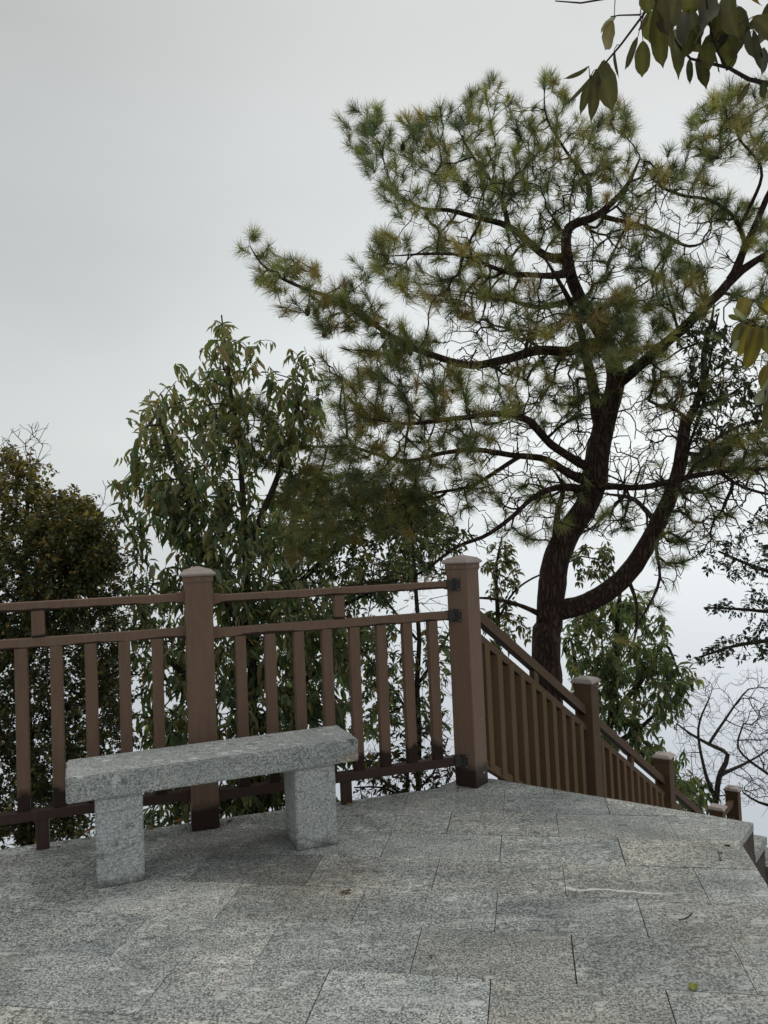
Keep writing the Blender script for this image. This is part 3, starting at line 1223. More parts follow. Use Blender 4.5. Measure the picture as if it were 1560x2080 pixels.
# ------------------------------------------------------------------ the pine
def build_pine():
    t = Tree()
    Y = 5.6
    rp = root_point(1105, 1345, Y, 0)
    P, Rr = limb_px([(1110, 1345, 58), (1116, 1270, 52), (1119, 1215, 57), (1127, 1150, 55), (1152, 1085, 50), (1190, 1030, 46), (1207, 975, 54), (1218, 900, 46),
                     (1236, 830, 42), (1250, 775, 38, .05), (1240, 715, 32, .1), (1205, 650, 28, .1), (1170, 590, 25, .05), (1152, 520, 23), (1156, 463, 20),
                     (1215, 436, 15), (1270, 382, 10), (1300, 322, 4)], Y)
    t.limb([rp] + P, [Rr[0] * 1.35] + Rr, 14, step=.05)

    ends = []

    def lb(pts, sides=8, step=.06):
        P, Rr = limb_px(pts, Y)
        if sides != 12:
            Rr = [q * (1 if i == 0 else .82) for i, q in enumerate(Rr)]
        if sides != 12:                      # every limb but the broken one runs out in a shoot
            Rr[-1] = .003
            ends.append(P[-1] + (P[-1] - P[-2]) * .12)
        t.limb(P, Rr, sides, True, step)
    # great low limb on the right, broken off at its top, and the thinner stem that goes on
    lb([(1120, 1245, 42), (1190, 1225, 40, -.08), (1250, 1190, 40, -.15), (1300, 1130, 37, -.2), (1345, 1045, 33, -.2), (1376, 965, 27, -.2), (1386, 900, 24, -.2), (1393, 852, 23, -.2)], 12)
    lb([(1391, 868, 20, -.2), (1412, 830, 19, -.1), (1430, 760, 17, 0), (1440, 680, 13, .1), (1452, 610, 4, .2)])
    # limbs to the upper right
    lb([(1248, 780, 32, .05), (1300, 742, 28, -.05), (1350, 703, 26, -.1), (1400, 660, 25, -.15), (1445, 608, 23, -.2), (1490, 560, 22, -.2), (1540, 525, 17, -.2), (1620, 480, 10, -.2)], 10)
    lb([(1485, 568, 22, -.2), (1505, 520, 20, -.2), (1530, 470, 18, -.2), (1556, 405, 15, -.25), (1590, 330, 9, -.3)])
    lb([(1515, 500, 11, -.2), (1490, 445, 10, -.2), (1440, 405, 9, -.1), (1385, 395, 8), (1335, 372, 7), (1310, 330, 5)], 6)
    lb([(1500, 470, 9, -.2), (1545, 360, 8, -.3), (1500, 280, 6, -.3), (1480, 215, 4, -.3)], 6)
    # left limb that ends in the long tip
    lb([(1215, 700, 30, .1), (1150, 714, 26, -.1), (1090, 712, 24, -.3), (1040, 728, 22, -.4), (980, 742, 20, -.45), (931, 738, 18, -.5), (835, 708, 16, -.6), (777, 673, 14, -.65),
        (719, 625, 12, -.7), (642, 596, 10, -.7), (577, 569, 8, -.7), (530, 535, 6, -.7), (508, 500, 4, -.7)])
    lb([(1224, 885, 24, 0), (1210, 838, 28, 0), (1202, 790, 27, -.05), (1190, 740, 24, -.1), (1182, 690, 20, -.2), (1160, 620, 15, -.4), (1130, 560, 10, -.6), (1090, 500, 4, -.7)])
    # upper left
    lb([(1152, 525, 24), (1108, 520, 20, .1), (1036, 467, 17, .2), (981, 446, 14, .2), (911, 427, 11, .2), (854, 423, 8, .2), (790, 380, 5, .2)])
    lb([(1160, 555, 18), (1090, 560, 14, -.3), (1010, 545, 12, -.5), (940, 520, 9, -.6), (870, 515, 7, -.7), (790, 520, 5, -.7)], 6)
    lb([(1170, 610, 16, .1), (1090, 625, 12, .4), (1000, 600, 10, .6), (910, 590, 7, .7)], 6)
    lb([(1036, 467, 12, .2), (1010, 390, 10, .2), (960, 320, 8, .2), (930, 260, 5, .2)], 6)
    lb([(1197, 424, 14), (1192, 370, 11, .1), (1150, 310, 8, .2), (1110, 240, 6, .2), (1105, 175, 4, .2)], 6)
    lb([(1215, 436, 12), (1330, 470, 10, .2), (1400, 500, 8, .4), (1450, 480, 5, .5)], 6)
    # lower left sweep
    lb([(1205, 945, 26), (1178, 940, 23, -.1), (1118, 898, 20, -.3), (1072, 855, 20, -.5), (1000, 840, 15, -.7), (920, 850, 12, -.9), (830, 860, 9, -1.0), (740, 850, 6, -1.0)])
    lb([(1195, 975, 26), (1160, 962, 22, -.15), (1108, 934, 18, -.2), (1047, 927, 15, -.3), (985, 912, 13, -.4), (900, 920, 11, -.5), (810, 935, 9, -.55), (700, 905, 7, -.6), (600, 900, 5, -.6), (480, 850, 3, -.6)])
    lb([(1060, 925, 10, -.3), (960, 985, 9, -.45), (860, 1010, 7, -.6), (760, 1050, 5, -.7)], 6)
    lb([(1180, 995, 20), (1133, 988, 16, -.2), (1083, 1013, 13, -.3), (1000, 1081, 11, -.4), (930, 1110, 9, -.45), (860, 1160, 7, -.5), (800, 1180, 5, -.5), (690, 1190, 3, -.5)], 6)
    lb([(1130, 1125, 22), (1132, 1075, 18, -.1), (1137, 1031, 15, -.15), (1144, 992, 12, -.2), (1120, 950, 8, -.3)], 6)
    lb([(1105, 1250, 14), (1050, 1228, 9, -.1), (990, 1215, 7, -.15), (940, 1216, 4, -.2)], 6)
    # right, low and level
    lb([(1190, 985, 22, 0), (1250, 990, 17, -.2), (1310, 993, 16, -.35), (1390, 972, 15, -.45), (1450, 960, 13, -.45), (1530, 950, 11, -.45), (1620, 960, 8, -.45)])
    lb([(1395, 972, 11, -.45), (1440, 905, 9, -.45), (1500, 868, 8, -.4), (1570, 850, 6, -.4), (1640, 830, 4, -.4)], 6)
    lb([(1335, 1060, 14, -.2), (1300, 1020, 12, .1), (1270, 1010, 10, .3), (1210, 1000, 6, .5)], 6)
    lb([(1460, 958, 10, -.45), (1500, 985, 9, -.3), (1560, 1000, 7, -.2), (1620, 1000, 5, -.1)], 6)
    # dead hanging twigs under the limbs
    lb([(1350, 1040, 10, -.2), (1338, 1110, 9, -.25), (1344, 1175, 8, -.3), (1318, 1235, 6, -.3), (1282, 1295, 4, -.3)], 5)
    lb([(1275, 1175, 9, -.15), (1296, 1235, 8, -.2), (1291, 1300, 6, -.2), (1265, 1345, 4, -.2)], 5)
    # needle tufts: (outline, how many, depth, spread)
    regs = [
        ([(690, 215), (760, 215), (830, 225), (900, 215), (960, 185), (1010, 150), (1040, 210), (1090, 200), (1100, 140), (1130, 150), (1180, 240), (1270, 200), (1290, 260), (1320, 330), (1330, 420),
          (1200, 380), (1060, 400), (940, 380), (840, 360), (760, 380), (700, 290)], 250, 5.75, .75),
        ([(760, 360), (900, 340), (1060, 380), (1200, 380), (1330, 420), (1420, 560), (1300, 640), (1150, 560), (1000, 480), (860, 460), (780, 430)], 125, 5.6, .85),
        ([(700, 500), (790, 470), (900, 480), (1030, 520), (1160, 600), (1200, 690), (1080, 690), (920, 640), (800, 590), (720, 560)], 135, 5.3, .7),
        ([(485, 490), (540, 470), (600, 520), (700, 570), (820, 640), (900, 690), (860, 740), (740, 720), (650, 670), (560, 620), (520, 560)], 90, 4.95, .35),
        ([(640, 700), (800, 720), (960, 760), (1050, 790), (1000, 900), (880, 960), (760, 980), (640, 960), (600, 880), (640, 790)], 170, 4.75, .5),
        ([(430, 850), (470, 790), (520, 800), (600, 860), (660, 960), (700, 1030), (640, 1060), (560, 990), (480, 900)], 60, 4.95, .3),
        ([(560, 980), (700, 960), (850, 980), (880, 1040), (740, 1090), (600, 1150), (560, 1080)], 90, 5.0, .4),
        ([(720, 960), (980, 900), (1010, 1000), (900, 1090), (760, 1090)], 55, 5.1, .4),
        ([(1180, 610), (1290, 580), (1300, 720), (1240, 760), (1170, 720)], 75, 5.0, .35),
        ([(1300, 560), (1430, 520), (1440, 640), (1330, 700)], 50, 5.5, .6),
        ([(1390, 260), (1440, 200), (1500, 160), (1620, 150), (1640, 420), (1560, 330), (1480, 330), (1400, 320)], 100, 5.4, .6),
        ([(1310, 330), (1420, 330), (1540, 420), (1620, 520), (1640, 620), (1520, 500), (1400, 420)], 80, 5.5, .6),
        ([(1480, 560), (1640, 540), (1640, 700), (1500, 660)], 30, 5.5, .5),
        ([(1440, 900), (1500, 880), (1640, 860), (1640, 980), (1480, 960), (1400, 950)], 90, 5.4, .6),
        ([(1000, 1010), (1100, 960), (1300, 1020), (1330, 1100), (1230, 1110), (1120, 1100), (1010, 1090)], 34, 5.7, .6),
        ([(1330, 960), (1440, 990), (1500, 1040), (1380, 1160), (1340, 1260), (1310, 1200), (1350, 1060)], 22, 5.4, .4),
        ([(980, 760), (1180, 700), (1230, 800), (1150, 880), (1040, 860)], 60, 5.6, .7),
        ([(1260, 680), (1400, 680), (1480, 820), (1330, 830)], 36, 5.7, .7),
    ]
    T = np.concatenate([cloud(p, int(n * 1.36), y, dy) for p, n, y, dy in regs] + [np.array(ends)])
    # single tufts that stand out against the sky
    T = np.concatenate([T, [at(x, y, yy) for x, y, yy in ((1108, 152, 5.8), (1002, 160, 5.8), (690, 240, 5.8), (745, 225, 5.8), (515, 478, 4.9), (488, 505, 4.9), (1270, 215, 5.6), (1405, 250, 5.3),
                                                          (1360, 305, 5.5), (705, 295, 5.7), (825, 235, 5.7), (960, 195, 5.7), (1225, 245, 5.6), (465, 815, 4.95), (440, 865, 4.95), (555, 545, 4.9))]])
    dirs = np.array([0, 0, .85]) + rng.normal(size=(len(T), 3)) * .38
    ctr = np.array(at(1200, 700, 5.6))
    out_ = unit(T - ctr)
    dirs = unit(dirs + out_ * .55)
    kinds = [0] * len(T)
    t.grow(T, dirs, .075, .0031, .28, .35, kinds, 4, None, 2.2)
    # bare dead twigs low in the crown
    regs2 = [([(1000, 800), (1240, 760), (1330, 850), (1360, 1010), (1250, 1100), (1050, 1070), (960, 960)], 800, 5.6, .7),
             ([(1280, 720), (1560, 640), (1640, 900), (1480, 1060), (1330, 1000)], 800, 5.5, .7),
             ([(900, 560), (1160, 640), (1180, 760), (900, 760)], 450, 5.4, .6),
             ([(1310, 1000), (1500, 1000), (1440, 1130), (1330, 1220)], 160, 5.4, .35),
             ([(1330, 960), (1560, 940), (1600, 1060), (1480, 1150), (1360, 1120)], 150, 5.3, .4),
             ([(800, 380), (1000, 330), (1300, 340), (1480, 420), (1500, 560), (1250, 640), (1000, 540), (850, 460)], 800, 5.6, .7),
             ([(640, 720), (900, 760), (1000, 860), (940, 1000), (720, 960)], 130, 4.9, .45),
             ([(620, 1000), (900, 950), (1050, 1080), (880, 1200), (700, 1180)], 260, 5.1, .35)]
    T2 = np.concatenate([cloud(p, n, y, dy) for p, n, y, dy in regs2])
    n_tuft = len(t.tips)
    t.grow(T2, unit(rng.normal(size=(len(T2), 3)) * .5 + unit(T2 - ctr) + np.array([0, 0, -.1])), .07, .0028, .34, .3, [1] * len(T2), 4, None, 2.25)
    pine, tw = finish_tree(t, 'pine_tree', 'tall leaning pine with a forked reddish trunk behind the stair railing', 'tree', rp, M_PINEBARK, M_TWIG, .05)
    # needles
    B, D, Ln, C = [], [], [], []
    cols = [(.150, .180, .105), (.210, .222, .118), (.305, .288, .132), (.40, .325, .155), (.115, .148, .095)]
    for p, d, k in t.tips:
        if k != 0 and rng.random() > .11:
            continue
        n = int(rng.uniform(75, 135)) if k == 0 else 30
        near = p[1] < 5.15
        wts = (.20, .31, .27, .13, .09) if not near else (.12, .28, .36, .20, .04)
        a = rng.uniform(0, 2 * np.pi, n)
        th = np.radians(np.clip(rng.normal(rng.uniform(28, 52), 18, n), 3, 95))
        s1 = np.cross(d, [.2, .9, .3])
        s1 /= np.linalg.norm(s1)
        s2 = np.cross(d, s1)
        dv = d * np.cos(th)[:, None] + (s1 * np.cos(a)[:, None] + s2 * np.sin(a)[:, None]) * np.sin(th)[:, None]
        dv[:, 2] -= .10
        L0 = rng.uniform(.075, .13)
        sp_ = rng.uniform(.05, .14)
        B.append(p - d * (rng.random(n) ** 1.4 * sp_)[:, None])
        D.append(unit(dv))
        Ln.append(L0 * rng.uniform(.7, 1.1, n))
        base = palette(1, cols, wts, .15)
        C.append(np.repeat(base, n, 0) * np.exp(rng.normal(0, .16, (n, 1))))
    B, D, Ln, C = np.concatenate(B), np.concatenate(D), np.concatenate(Ln), np.concatenate(C)
    sdv = unit(np.cross(D, rng.normal(size=D.shape)))
    wd = .0012
    bend = unit(np.cross(D, sdv)) * (Ln * rng.normal(0, .06, len(Ln)))[:, None]
    mid = B + D * (Ln * .55)[:, None] + bend
    tip = B + D * Ln[:, None]
    v = np.stack([B - sdv * wd, B + sdv * wd, mid + sdv * wd * .8, mid - sdv * wd * .8, tip], 1)
    o = (np.arange(len(B)) * 5)[:, None]
    f4 = np.array([[0, 1, 2, 3]]) + o
    f3 = np.array([[3, 2, 4]]) + o
    crown_mesh('crown', tw, (v.reshape(-1, 3) - rp, [f4, f3], np.repeat(C, 5, 0)), M_TWIG, M_NEEDLE, pine)
    # cones
    for x, y, yy in ((646, 672, 4.95), (620, 640, 4.95), (842, 690, 5.0), (770, 675, 4.95), (748, 247, 5.8), (735, 318, 5.7), (812, 290, 5.7), (765, 700, 4.95)):
        bm = bmesh.new()
        bmesh.ops.create_icosphere(bm, subdivisions=3, radius=.018)
        for q in bm.verts:
            u = math.atan2(q.co.y, q.co.x)
            q.co *= 1 + .13 * math.sin(u * 5 + q.co.z * 330) * math.cos(q.co.z * 420)
            q.co.z *= 1.7 - .25 * (q.co.z > 0)
        q0 = at(x, y, yy)
        allp = np.array(t.p)
        j = int(np.argmin(np.linalg.norm(allp - q0, axis=1)))
        bm.transform(Matrix.Translation(Vector(allp[j] - rp + np.array([0, 0, -.030]))) @ Matrix.Rotation(random.uniform(-.4, .4), 4, 'X'))
        me = bpy.data.meshes.new('pine_cone')
        bm.to_mesh(me)
        bm.free()
        link('pine_cone', me, M_CONE, pine, True)
    # torn stub of the broken limb
    bm = bmesh.new()
    c0 = at(1396, 850, 5.4)
    for i in range(9):
        a = i * .7
        p0 = Vector(c0 - rp) + Vector((math.cos(a) * .03, math.sin(a) * .03, -.01))
        tip = p0 + Vector((math.cos(a) * .01 + .012, math.sin(a) * .01, random.uniform(.03, .09)))
        q = [bm.verts.new(p0 + Vector((.012 * math.cos(b), .012 * math.sin(b), 0))) for b in (0, 2.1, 4.2)]
        tv = bm.verts.new(tip)
        for k in range(3):
            bm.faces.new((q[k], q[(k + 1) % 3], tv))
    me = bpy.data.meshes.new('torn_stub')
    bm.to_mesh(me)
    bm.free()
    k = NB('torn_wood')
    k.l(k.mix(k.noise(k.pos(0), 60), (.36, .15, .085), (.22, .09, .05)), k.b.inputs['Base Color'])
    k.b.inputs['Roughness'].default_value = .8
    link('torn_stub', me, k.m, pine)


build_pine()


# ------------------------------------------------------------------ broadleaf trees and shrubs
def leafy(name, label, root, stems, regs, n_per, L, W, cols, wts, Y, droop=.6, along=.08, mat=None, r0=.0024, step=.09, tip=(0, 0, .5), wob=.2, barkm=None, cat='tree', bare=None, up=.4, top=None):
    t = Tree()
    first = True
    for st in stems:
        P, Rr = limb_px(st, Y)
        if first:
            t.limb([root] + P, [Rr[0] * 1.25] + Rr, 8)
            first = False
        else:
            t.limb(P, Rr, 6, True)
    T = np.concatenate([cloud(*r) for r in regs])
    dirs = unit(np.array(tip) + rng.normal(size=(len(T), 3)) * .5 + unit(T - T.mean(0)) * up)
    t.grow(T, dirs, step, r0, wob, .35, [0] * len(T), 4)
    keep = list(t.tips)
    if bare:
        T2 = np.concatenate([cloud(*r) for r in bare])
        P0_ = at(stems[0][0][0], stems[0][0][1], Y)
        t.grow(T2, unit(rng.normal(size=(len(T2), 3)) * .3 + unit(T2 - P0_) * 1.3 + np.array([0, 0, .5])), step, r0 * .8, wob * 1.1, .5, [1] * len(T2), 4)
    o, tw = finish_tree(t, name, label, cat, root, barkm or M_TWIG, barkm or M_TWIG, .04)
    lv = None
    if n_per:
        t.tips = keep
        B, D, N, Ls, Ws, C = drooping(t, n_per, L, W, cols, wts, droop, along, top)
        lv = leaves_mesh('crown', B, D, N, Ls, Ws, C, root)
    crown_mesh('crown', tw, lv, barkm or M_TWIG, mat or M_LEAF, o)
    return o


GREENS = [(.085, .140, .078), (.140, .200, .100), (.225, .265, .125), (.315, .295, .130), (.35, .255, .115)]

# drooping-leaved tree behind the fence post
r = root_point(520, 1650, 4.75, 0)
leafy('laurel_tree', 'loose bushy tree with long drooping leaves rising behind the fence post', r,
      [[(520, 1640, 26), (515, 1450, 22), (505, 1280, 18), (500, 1120, 15), (490, 960, 11), (475, 820, 8), (460, 720, 5), (450, 640, 3)],
       [(505, 1300, 18), (440, 1180, 14, -.15), (390, 1050, 11, -.2), (350, 930, 8, -.2), (320, 840, 5, -.2)],
       [(500, 1120, 16), (560, 980, 12, .1), (600, 850, 9, .15), (620, 760, 5, .15)],
       [(515, 1450, 18), (420, 1400, 14, -.1), (330, 1330, 9, -.15), (290, 1250, 6, -.15)],
       [(515, 1480, 18), (600, 1400, 14, .1), (680, 1330, 9, .1), (720, 1280, 5, .1)]],
      [([(445, 625), (470, 640), (480, 680), (560, 690), (640, 700), (660, 800), (600, 860), (480, 860), (400, 800), (375, 760), (400, 690)], 82, 4.85, .35),
       ([(270, 860), (300, 790), (370, 770), (470, 850), (600, 860), (600, 960), (480, 1010), (360, 980), (300, 910)], 105, 4.8, .45),
       ([(245, 960), (270, 900), (350, 970), (470, 1000), (560, 1000), (560, 1150), (440, 1150), (300, 1140), (250, 1060)], 160, 4.75, .45),
       ([(260, 1140), (420, 1140), (600, 1150), (700, 1200), (700, 1300), (560, 1330), (380, 1330), (270, 1300)], 190, 4.75, .4),
       ([(270, 1300), (450, 1330), (700, 1300), (750, 1400), (730, 1540), (560, 1600), (400, 1600), (300, 1620), (270, 1450)], 320, 4.75, .4),
       ([(230, 1560), (420, 1560), (560, 1580), (690, 1560), (680, 1660), (450, 1710), (240, 1730)], 120, 4.7, .35)],
      15, .066, .0205, GREENS, (.17, .26, .28, .20, .09), 4.75, 1.0, .24, tip=(0, 0, .9), top=(at(480, 960, 4.8)[2], (.03, .12, .33, .35, .17)))

# dense small-leaved tree on the left
r = root_point(60, 1700, 4.9, 0)
leafy('boxwood_tree', 'dense dark tree of tiny leaves, yellowing at its top, left of the fence post', r,
      [[(60, 1690, 26), (55, 1500, 22), (50, 1300, 17), (50, 1100, 11), (60, 985, 6), (62, 945, 3)],
       [(52, 1350, 11), (130, 1220, 9, -.1), (180, 1120, 10, -.1), (200, 1050, 6, -.1)],
       [(52, 1330, 11), (-30, 1200, 16), (-90, 1080, 10), (-110, 980, 6)],
       [(56, 1500, 11), (150, 1420, 9, -.1), (220, 1350, 9, -.1)],
       [(56, 1550, 11), (-40, 1450, 15, .1), (-120, 1380, 9, .1)]],
      [([(-40, 940), (20, 900), (60, 930), (100, 950), (110, 1000), (60, 1040), (-60, 1040)], 130, 4.95, .3),
       ([(90, 1000), (150, 985), (200, 1030), (240, 1090), (250, 1160), (150, 1180), (60, 1080)], 420, 4.85, .4),
       ([(-140, 1040), (60, 1040), (150, 1180), (250, 1160), (265, 1260), (180, 1330), (-150, 1320)], 780, 4.85, .45),
       ([(-150, 1320), (180, 1330), (260, 1300), (280, 1420), (260, 1560), (230, 1690), (-150, 1740)], 950, 4.85, .45)],
      40, .027, .0145, [(.065, .088, .050), (.115, .126, .062), (.23, .20, .075), (.38, .27, .078)], (.42, .34, .16, .08), 4.9, .15, .2, M_SMALL, r0=.0018, step=.08, top=(at(120, 1090, 4.9)[2], (.12, .22, .38, .28)),
      bare=[([(0, 880), (40, 860), (100, 850), (110, 950), (20, 960)], 80, 4.95, .25), ([(190, 1000), (230, 940), (245, 1010), (250, 1080)], 8, 4.85, .2)])

# slim dark tree in the middle
r = root_point(600, 1640, 6.3, 0)
leafy('slim_tree', 'dark slim tree half hidden between the drooping-leaved tree and the low pine boughs', r,
      [[(605, 1640, 34), (600, 1450, 32), (594, 1280, 30), (590, 1150, 26), (600, 1060, 18), (640, 980, 10)],
       [(592, 1200, 14), (680, 1120, 10), (760, 1060, 7), (850, 1030, 3)],
       [(596, 1300, 14), (680, 1240, 10), (760, 1200, 6)]],
      [([(520, 1000), (640, 940), (800, 960), (900, 1010), (920, 1100), (860, 1180), (760, 1230), (680, 1170), (560, 1190), (520, 1100)], 560, 6.3, .5),
       ([(560, 1190), (720, 1170), (760, 1260), (700, 1380), (600, 1420), (560, 1320)], 170, 6.2, .4)],
      15, .050, .020, GREENS, (.28, .30, .24, .12, .06), 6.3, .5, .2, M_SMALL)

# sapling near the corner post
r = root_point(850, 1620, 5.1, 0)
leafy('thin_sapling', 'thin bare-stemmed sapling with a few small leaves just behind the fence, beside the corner post', r,
      [[(852, 1610, 11), (850, 1500, 11), (848, 1380, 10), (846, 1250, 9), (842, 1150, 7), (835, 1060, 4)],
       [(848, 1390, 7), (890, 1330, 6), (940, 1240, 4), (960, 1200, 3)],
       [(847, 1300, 6), (800, 1240, 5), (760, 1190, 3)],
       [(850, 1480, 6), (800, 1400, 5), (740, 1330, 3)]],
      [([(770, 1050), (900, 1020), (960, 1090), (900, 1180), (790, 1160)], 80, 5.2, .3),
       ([(710, 1250), (800, 1250), (800, 1480), (730, 1500)], 120, 5.1, .3),
       ([(800, 1260), (910, 1260), (910, 1480), (800, 1480)], 70, 5.1, .3)],
      7, .048, .020, GREENS, (.2, .3, .28, .14, .08), 5.1, .4, .06, M_SMALL, r0=.0016, wob=.4,
      bare=[([(700, 1180), (960, 1150), (980, 1300), (900, 1500), (720, 1500)], 330, 5.1, .35)])

# brambles at the foot of the fence
r = root_point(830, 1640, 4.75, 0)
leafy('bramble', 'brown tangled bramble at the foot of the fence, right of the bench', r,
      [[(830, 1650, 8), (825, 1600, 7), (830, 1540, 5), (845, 1470, 3)],
       [(828, 1620, 5), (770, 1580, 4), (735, 1530, 3)],
       [(828, 1625, 5), (880, 1570, 4), (910, 1500, 3)],
       [(828, 1630, 5), (780, 1600, 4), (720, 1600, 3)]],
      [([(720, 1600), (740, 1540), (820, 1470), (900, 1470), (930, 1550), (930, 1620), (800, 1650), (720, 1650)], 230, 4.8, .3)],
      5, .035, .017, [(.12, .07, .04), (.15, .09, .045), (.07, .08, .03), (.13, .12, .045)], (.3, .2, .3, .2), 4.8, .3, .06, M_SMALL, r0=.0014, wob=.6, cat='shrub',
      bare=[([(715, 1640), (740, 1520), (830, 1420), (920, 1450), (960, 1560), (960, 1640)], 260, 4.8, .35)])

# trees beyond the stair railing
r = root_point(1230, 1500, 7.8, 0)
leafy('evergreen_tree', 'leafy evergreen with drooping leaves beyond the stair railing, right of the pine trunk', r,
      [[(1235, 1560, 16), (1240, 1450, 14), (1250, 1350, 12), (1255, 1260, 12), (1260, 1190, 6)],
       [(1240, 1460, 14), (1300, 1380, 11), (1350, 1310, 7), (1380, 1370, 4)],
       [(1238, 1500, 14), (1180, 1400, 10), (1160, 1300, 6)],
       [(1238, 1520, 12), (1300, 1480, 9), (1340, 1440, 5)]],
      [([(1150, 1250), (1210, 1190), (1290, 1190), (1340, 1240), (1370, 1310), (1300, 1360), (1150, 1360)], 150, 7.8, .6),
       ([(1150, 1360), (1300, 1350), (1370, 1320), (1440, 1380), (1400, 1430), (1340, 1470), (1330, 1550), (1230, 1500), (1170, 1440)], 170, 7.8, .6),
       ([(1330, 1520), (1400, 1560), (1450, 1590), (1470, 1640), (1400, 1640), (1330, 1580)], 50, 8.2, .4)],
      18, .074, .024, GREENS, (.24, .30, .27, .13, .06), 7.8, 1.0, .2)

r = root_point(1010, 1450, 7.4, 0)
leafy('young_tree', 'pale green young tree seen between the corner post and the pine trunk', r,
      [[(1012, 1430, 14), (1012, 1330, 12), (1010, 1230, 9), (1008, 1150, 6), (1020, 1090, 3)],
       [(1010, 1260, 6), (1060, 1190, 4), (1180, 1130, 3)]],
      [([(970, 1110), (1040, 1095), (1060, 1170), (1040, 1230), (980, 1200)], 46, 7.4, .35),
       ([(1160, 1090), (1240, 1100), (1250, 1160), (1180, 1190)], 30, 7.4, .3),
       ([(960, 1240), (1080, 1240), (1090, 1300), (1010, 1320)], 34, 7.4, .35)],
      12, .058, .022, [(.085, .11, .04), (.14, .15, .055), (.20, .19, .075), (.2, .12, .06)], (.3, .35, .25, .1), 7.4, .6, .07)

r = root_point(1700, 1500, 6.2, 0)
leafy('holly_tree', 'dark small-leaved tree spreading level branches against the mist at the side of the steps', r,
      [[(1700, 1480, 34), (1690, 1350, 30), (1680, 1200, 24), (1670, 1050, 16), (1650, 960, 8)],
       [(1684, 1250, 14), (1600, 1170, 11), (1530, 1150, 8), (1460, 1120, 5)],
       [(1686, 1300, 14), (1610, 1250, 10), (1540, 1240, 7), (1430, 1235, 4)],
       [(1690, 1380, 14), (1600, 1310, 10), (1510, 1310, 7), (1420, 1335, 4)],
       [(1676, 1150, 12), (1600, 1080, 8), (1550, 1060, 5)]],
      [([(1395, 1120), (1450, 1095), (1560, 1030), (1640, 1040), (1640, 1210), (1530, 1190), (1440, 1170)], 120, 6.2, .5),
       ([(1400, 1230), (1470, 1220), (1560, 1190), (1640, 1210), (1640, 1290), (1560, 1290), (1470, 1250)], 70, 6.2, .5),
       ([(1395, 1340), (1480, 1290), (1560, 1280), (1640, 1290), (1640, 1400), (1550, 1340), (1450, 1350)], 90, 6.2, .5)],
      11, .033, .0175, [(.030, .044, .027), (.045, .058, .034), (.066, .074, .04)], (.5, .35, .15), 6.2, .1, .12, M_SMALL, r0=.0016, tip=(-.3, 0, .1), wob=.35)

r = root_point(1440, 1640, 8.3, 0)
leafy('bare_shrub', 'leafless grey shrub with crooked branches at the lower end of the stair railing', r,
      [[(1456, 1660, 12), (1455, 1610, 11), (1464, 1570, 11), (1477, 1535, 9), (1440, 1512, 7), (1405, 1492, 5), (1375, 1470, 3)],
       [(1452, 1620, 10), (1430, 1560, 7), (1420, 1480, 5), (1440, 1420, 3)],
       [(1462, 1575, 9), (1530, 1545, 4), (1590, 1500, 2)],
       [(1440, 1512, 7), (1480, 1450, 5), (1520, 1400, 3)]],
      [([(1350, 1440), (1430, 1380), (1600, 1400), (1600, 1600), (1480, 1640), (1400, 1600), (1360, 1520)], 130, 8.3, .5)],
      0, .03, .01, GREENS, (1, 0, 0, 0, 0), 8.3, barkm=M_GREYTWIG, r0=.0017, wob=.16, step=.1, cat='shrub',
      bare=[([(1340, 1420), (1440, 1360), (1640, 1340), (1640, 1640), (1480, 1640), (1390, 1600)], 900, 8.3, .8)])

r = root_point(1700, 1600, 7.2, 0)
leafy('dry_shrub', 'leafless dark shrub reaching in over the steps from the frame edge', r,
      [[(1690, 1640, 12), (1640, 1620, 8), (1580, 1585, 6), (1540, 1560, 5), (1500, 1520, 4), (1510, 1470, 3)],
       [(1640, 1620, 10), (1590, 1640, 8), (1540, 1630, 5), (1510, 1610, 3)]],
      [([(1500, 1590), (1560, 1560), (1640, 1580), (1640, 1680), (1520, 1660)], 60, 7.2, .4)],
      0, .03, .01, GREENS, (1, 0, 0, 0, 0), 7.2, barkm=M_TWIG, r0=.0020, wob=.25, cat='shrub',
      bare=[([(1480, 1440), (1640, 1400), (1640, 1640), (1500, 1620)], 320, 7.2, .5)])


# vine on the pine's broken limb
def vine():
    t = Tree()
    P, Rr = limb_px([(1384, 980, 6), (1404, 900, 6), (1424, 840, 6), (1438, 760, 5), (1450, 690, 5), (1458, 640, 4)], 5.42)
    t.limb(P, Rr, 5)
    T = np.concatenate([cloud([(1390, 650), (1470, 660), (1540, 750), (1600, 870), (1490, 900), (1440, 930), (1395, 870)], 150, 5.45, .35)])
    t.grow(T, unit(rng.normal(size=(len(T), 3)) + np.array([.2, 0, -.1])), .07, .0018, .4, .3, [0] * len(T), 4)
    rt = P[0]
    o = thing('climbing_vine', 'dark leafy vine climbing the broken right limb of the pine', 'vine', rt)
    v, f = t.bark_arrays(rt, 0, True)
    link('stem', mesh_np('stem', v, f), M_TWIG, o, True)
    B, D, N, Ls, Ws, C = drooping(t, 9, .045, .021, [(.04, .058, .033), (.06, .08, .042), (.10, .11, .05)], (.4, .35, .25), .6, .16)
    crown_mesh('foliage', t.bark_arrays(rt, 0, False), leaves_mesh('foliage', B, D, N, Ls, Ws, C, rt), M_TWIG, M_LEAF, o)


vine()


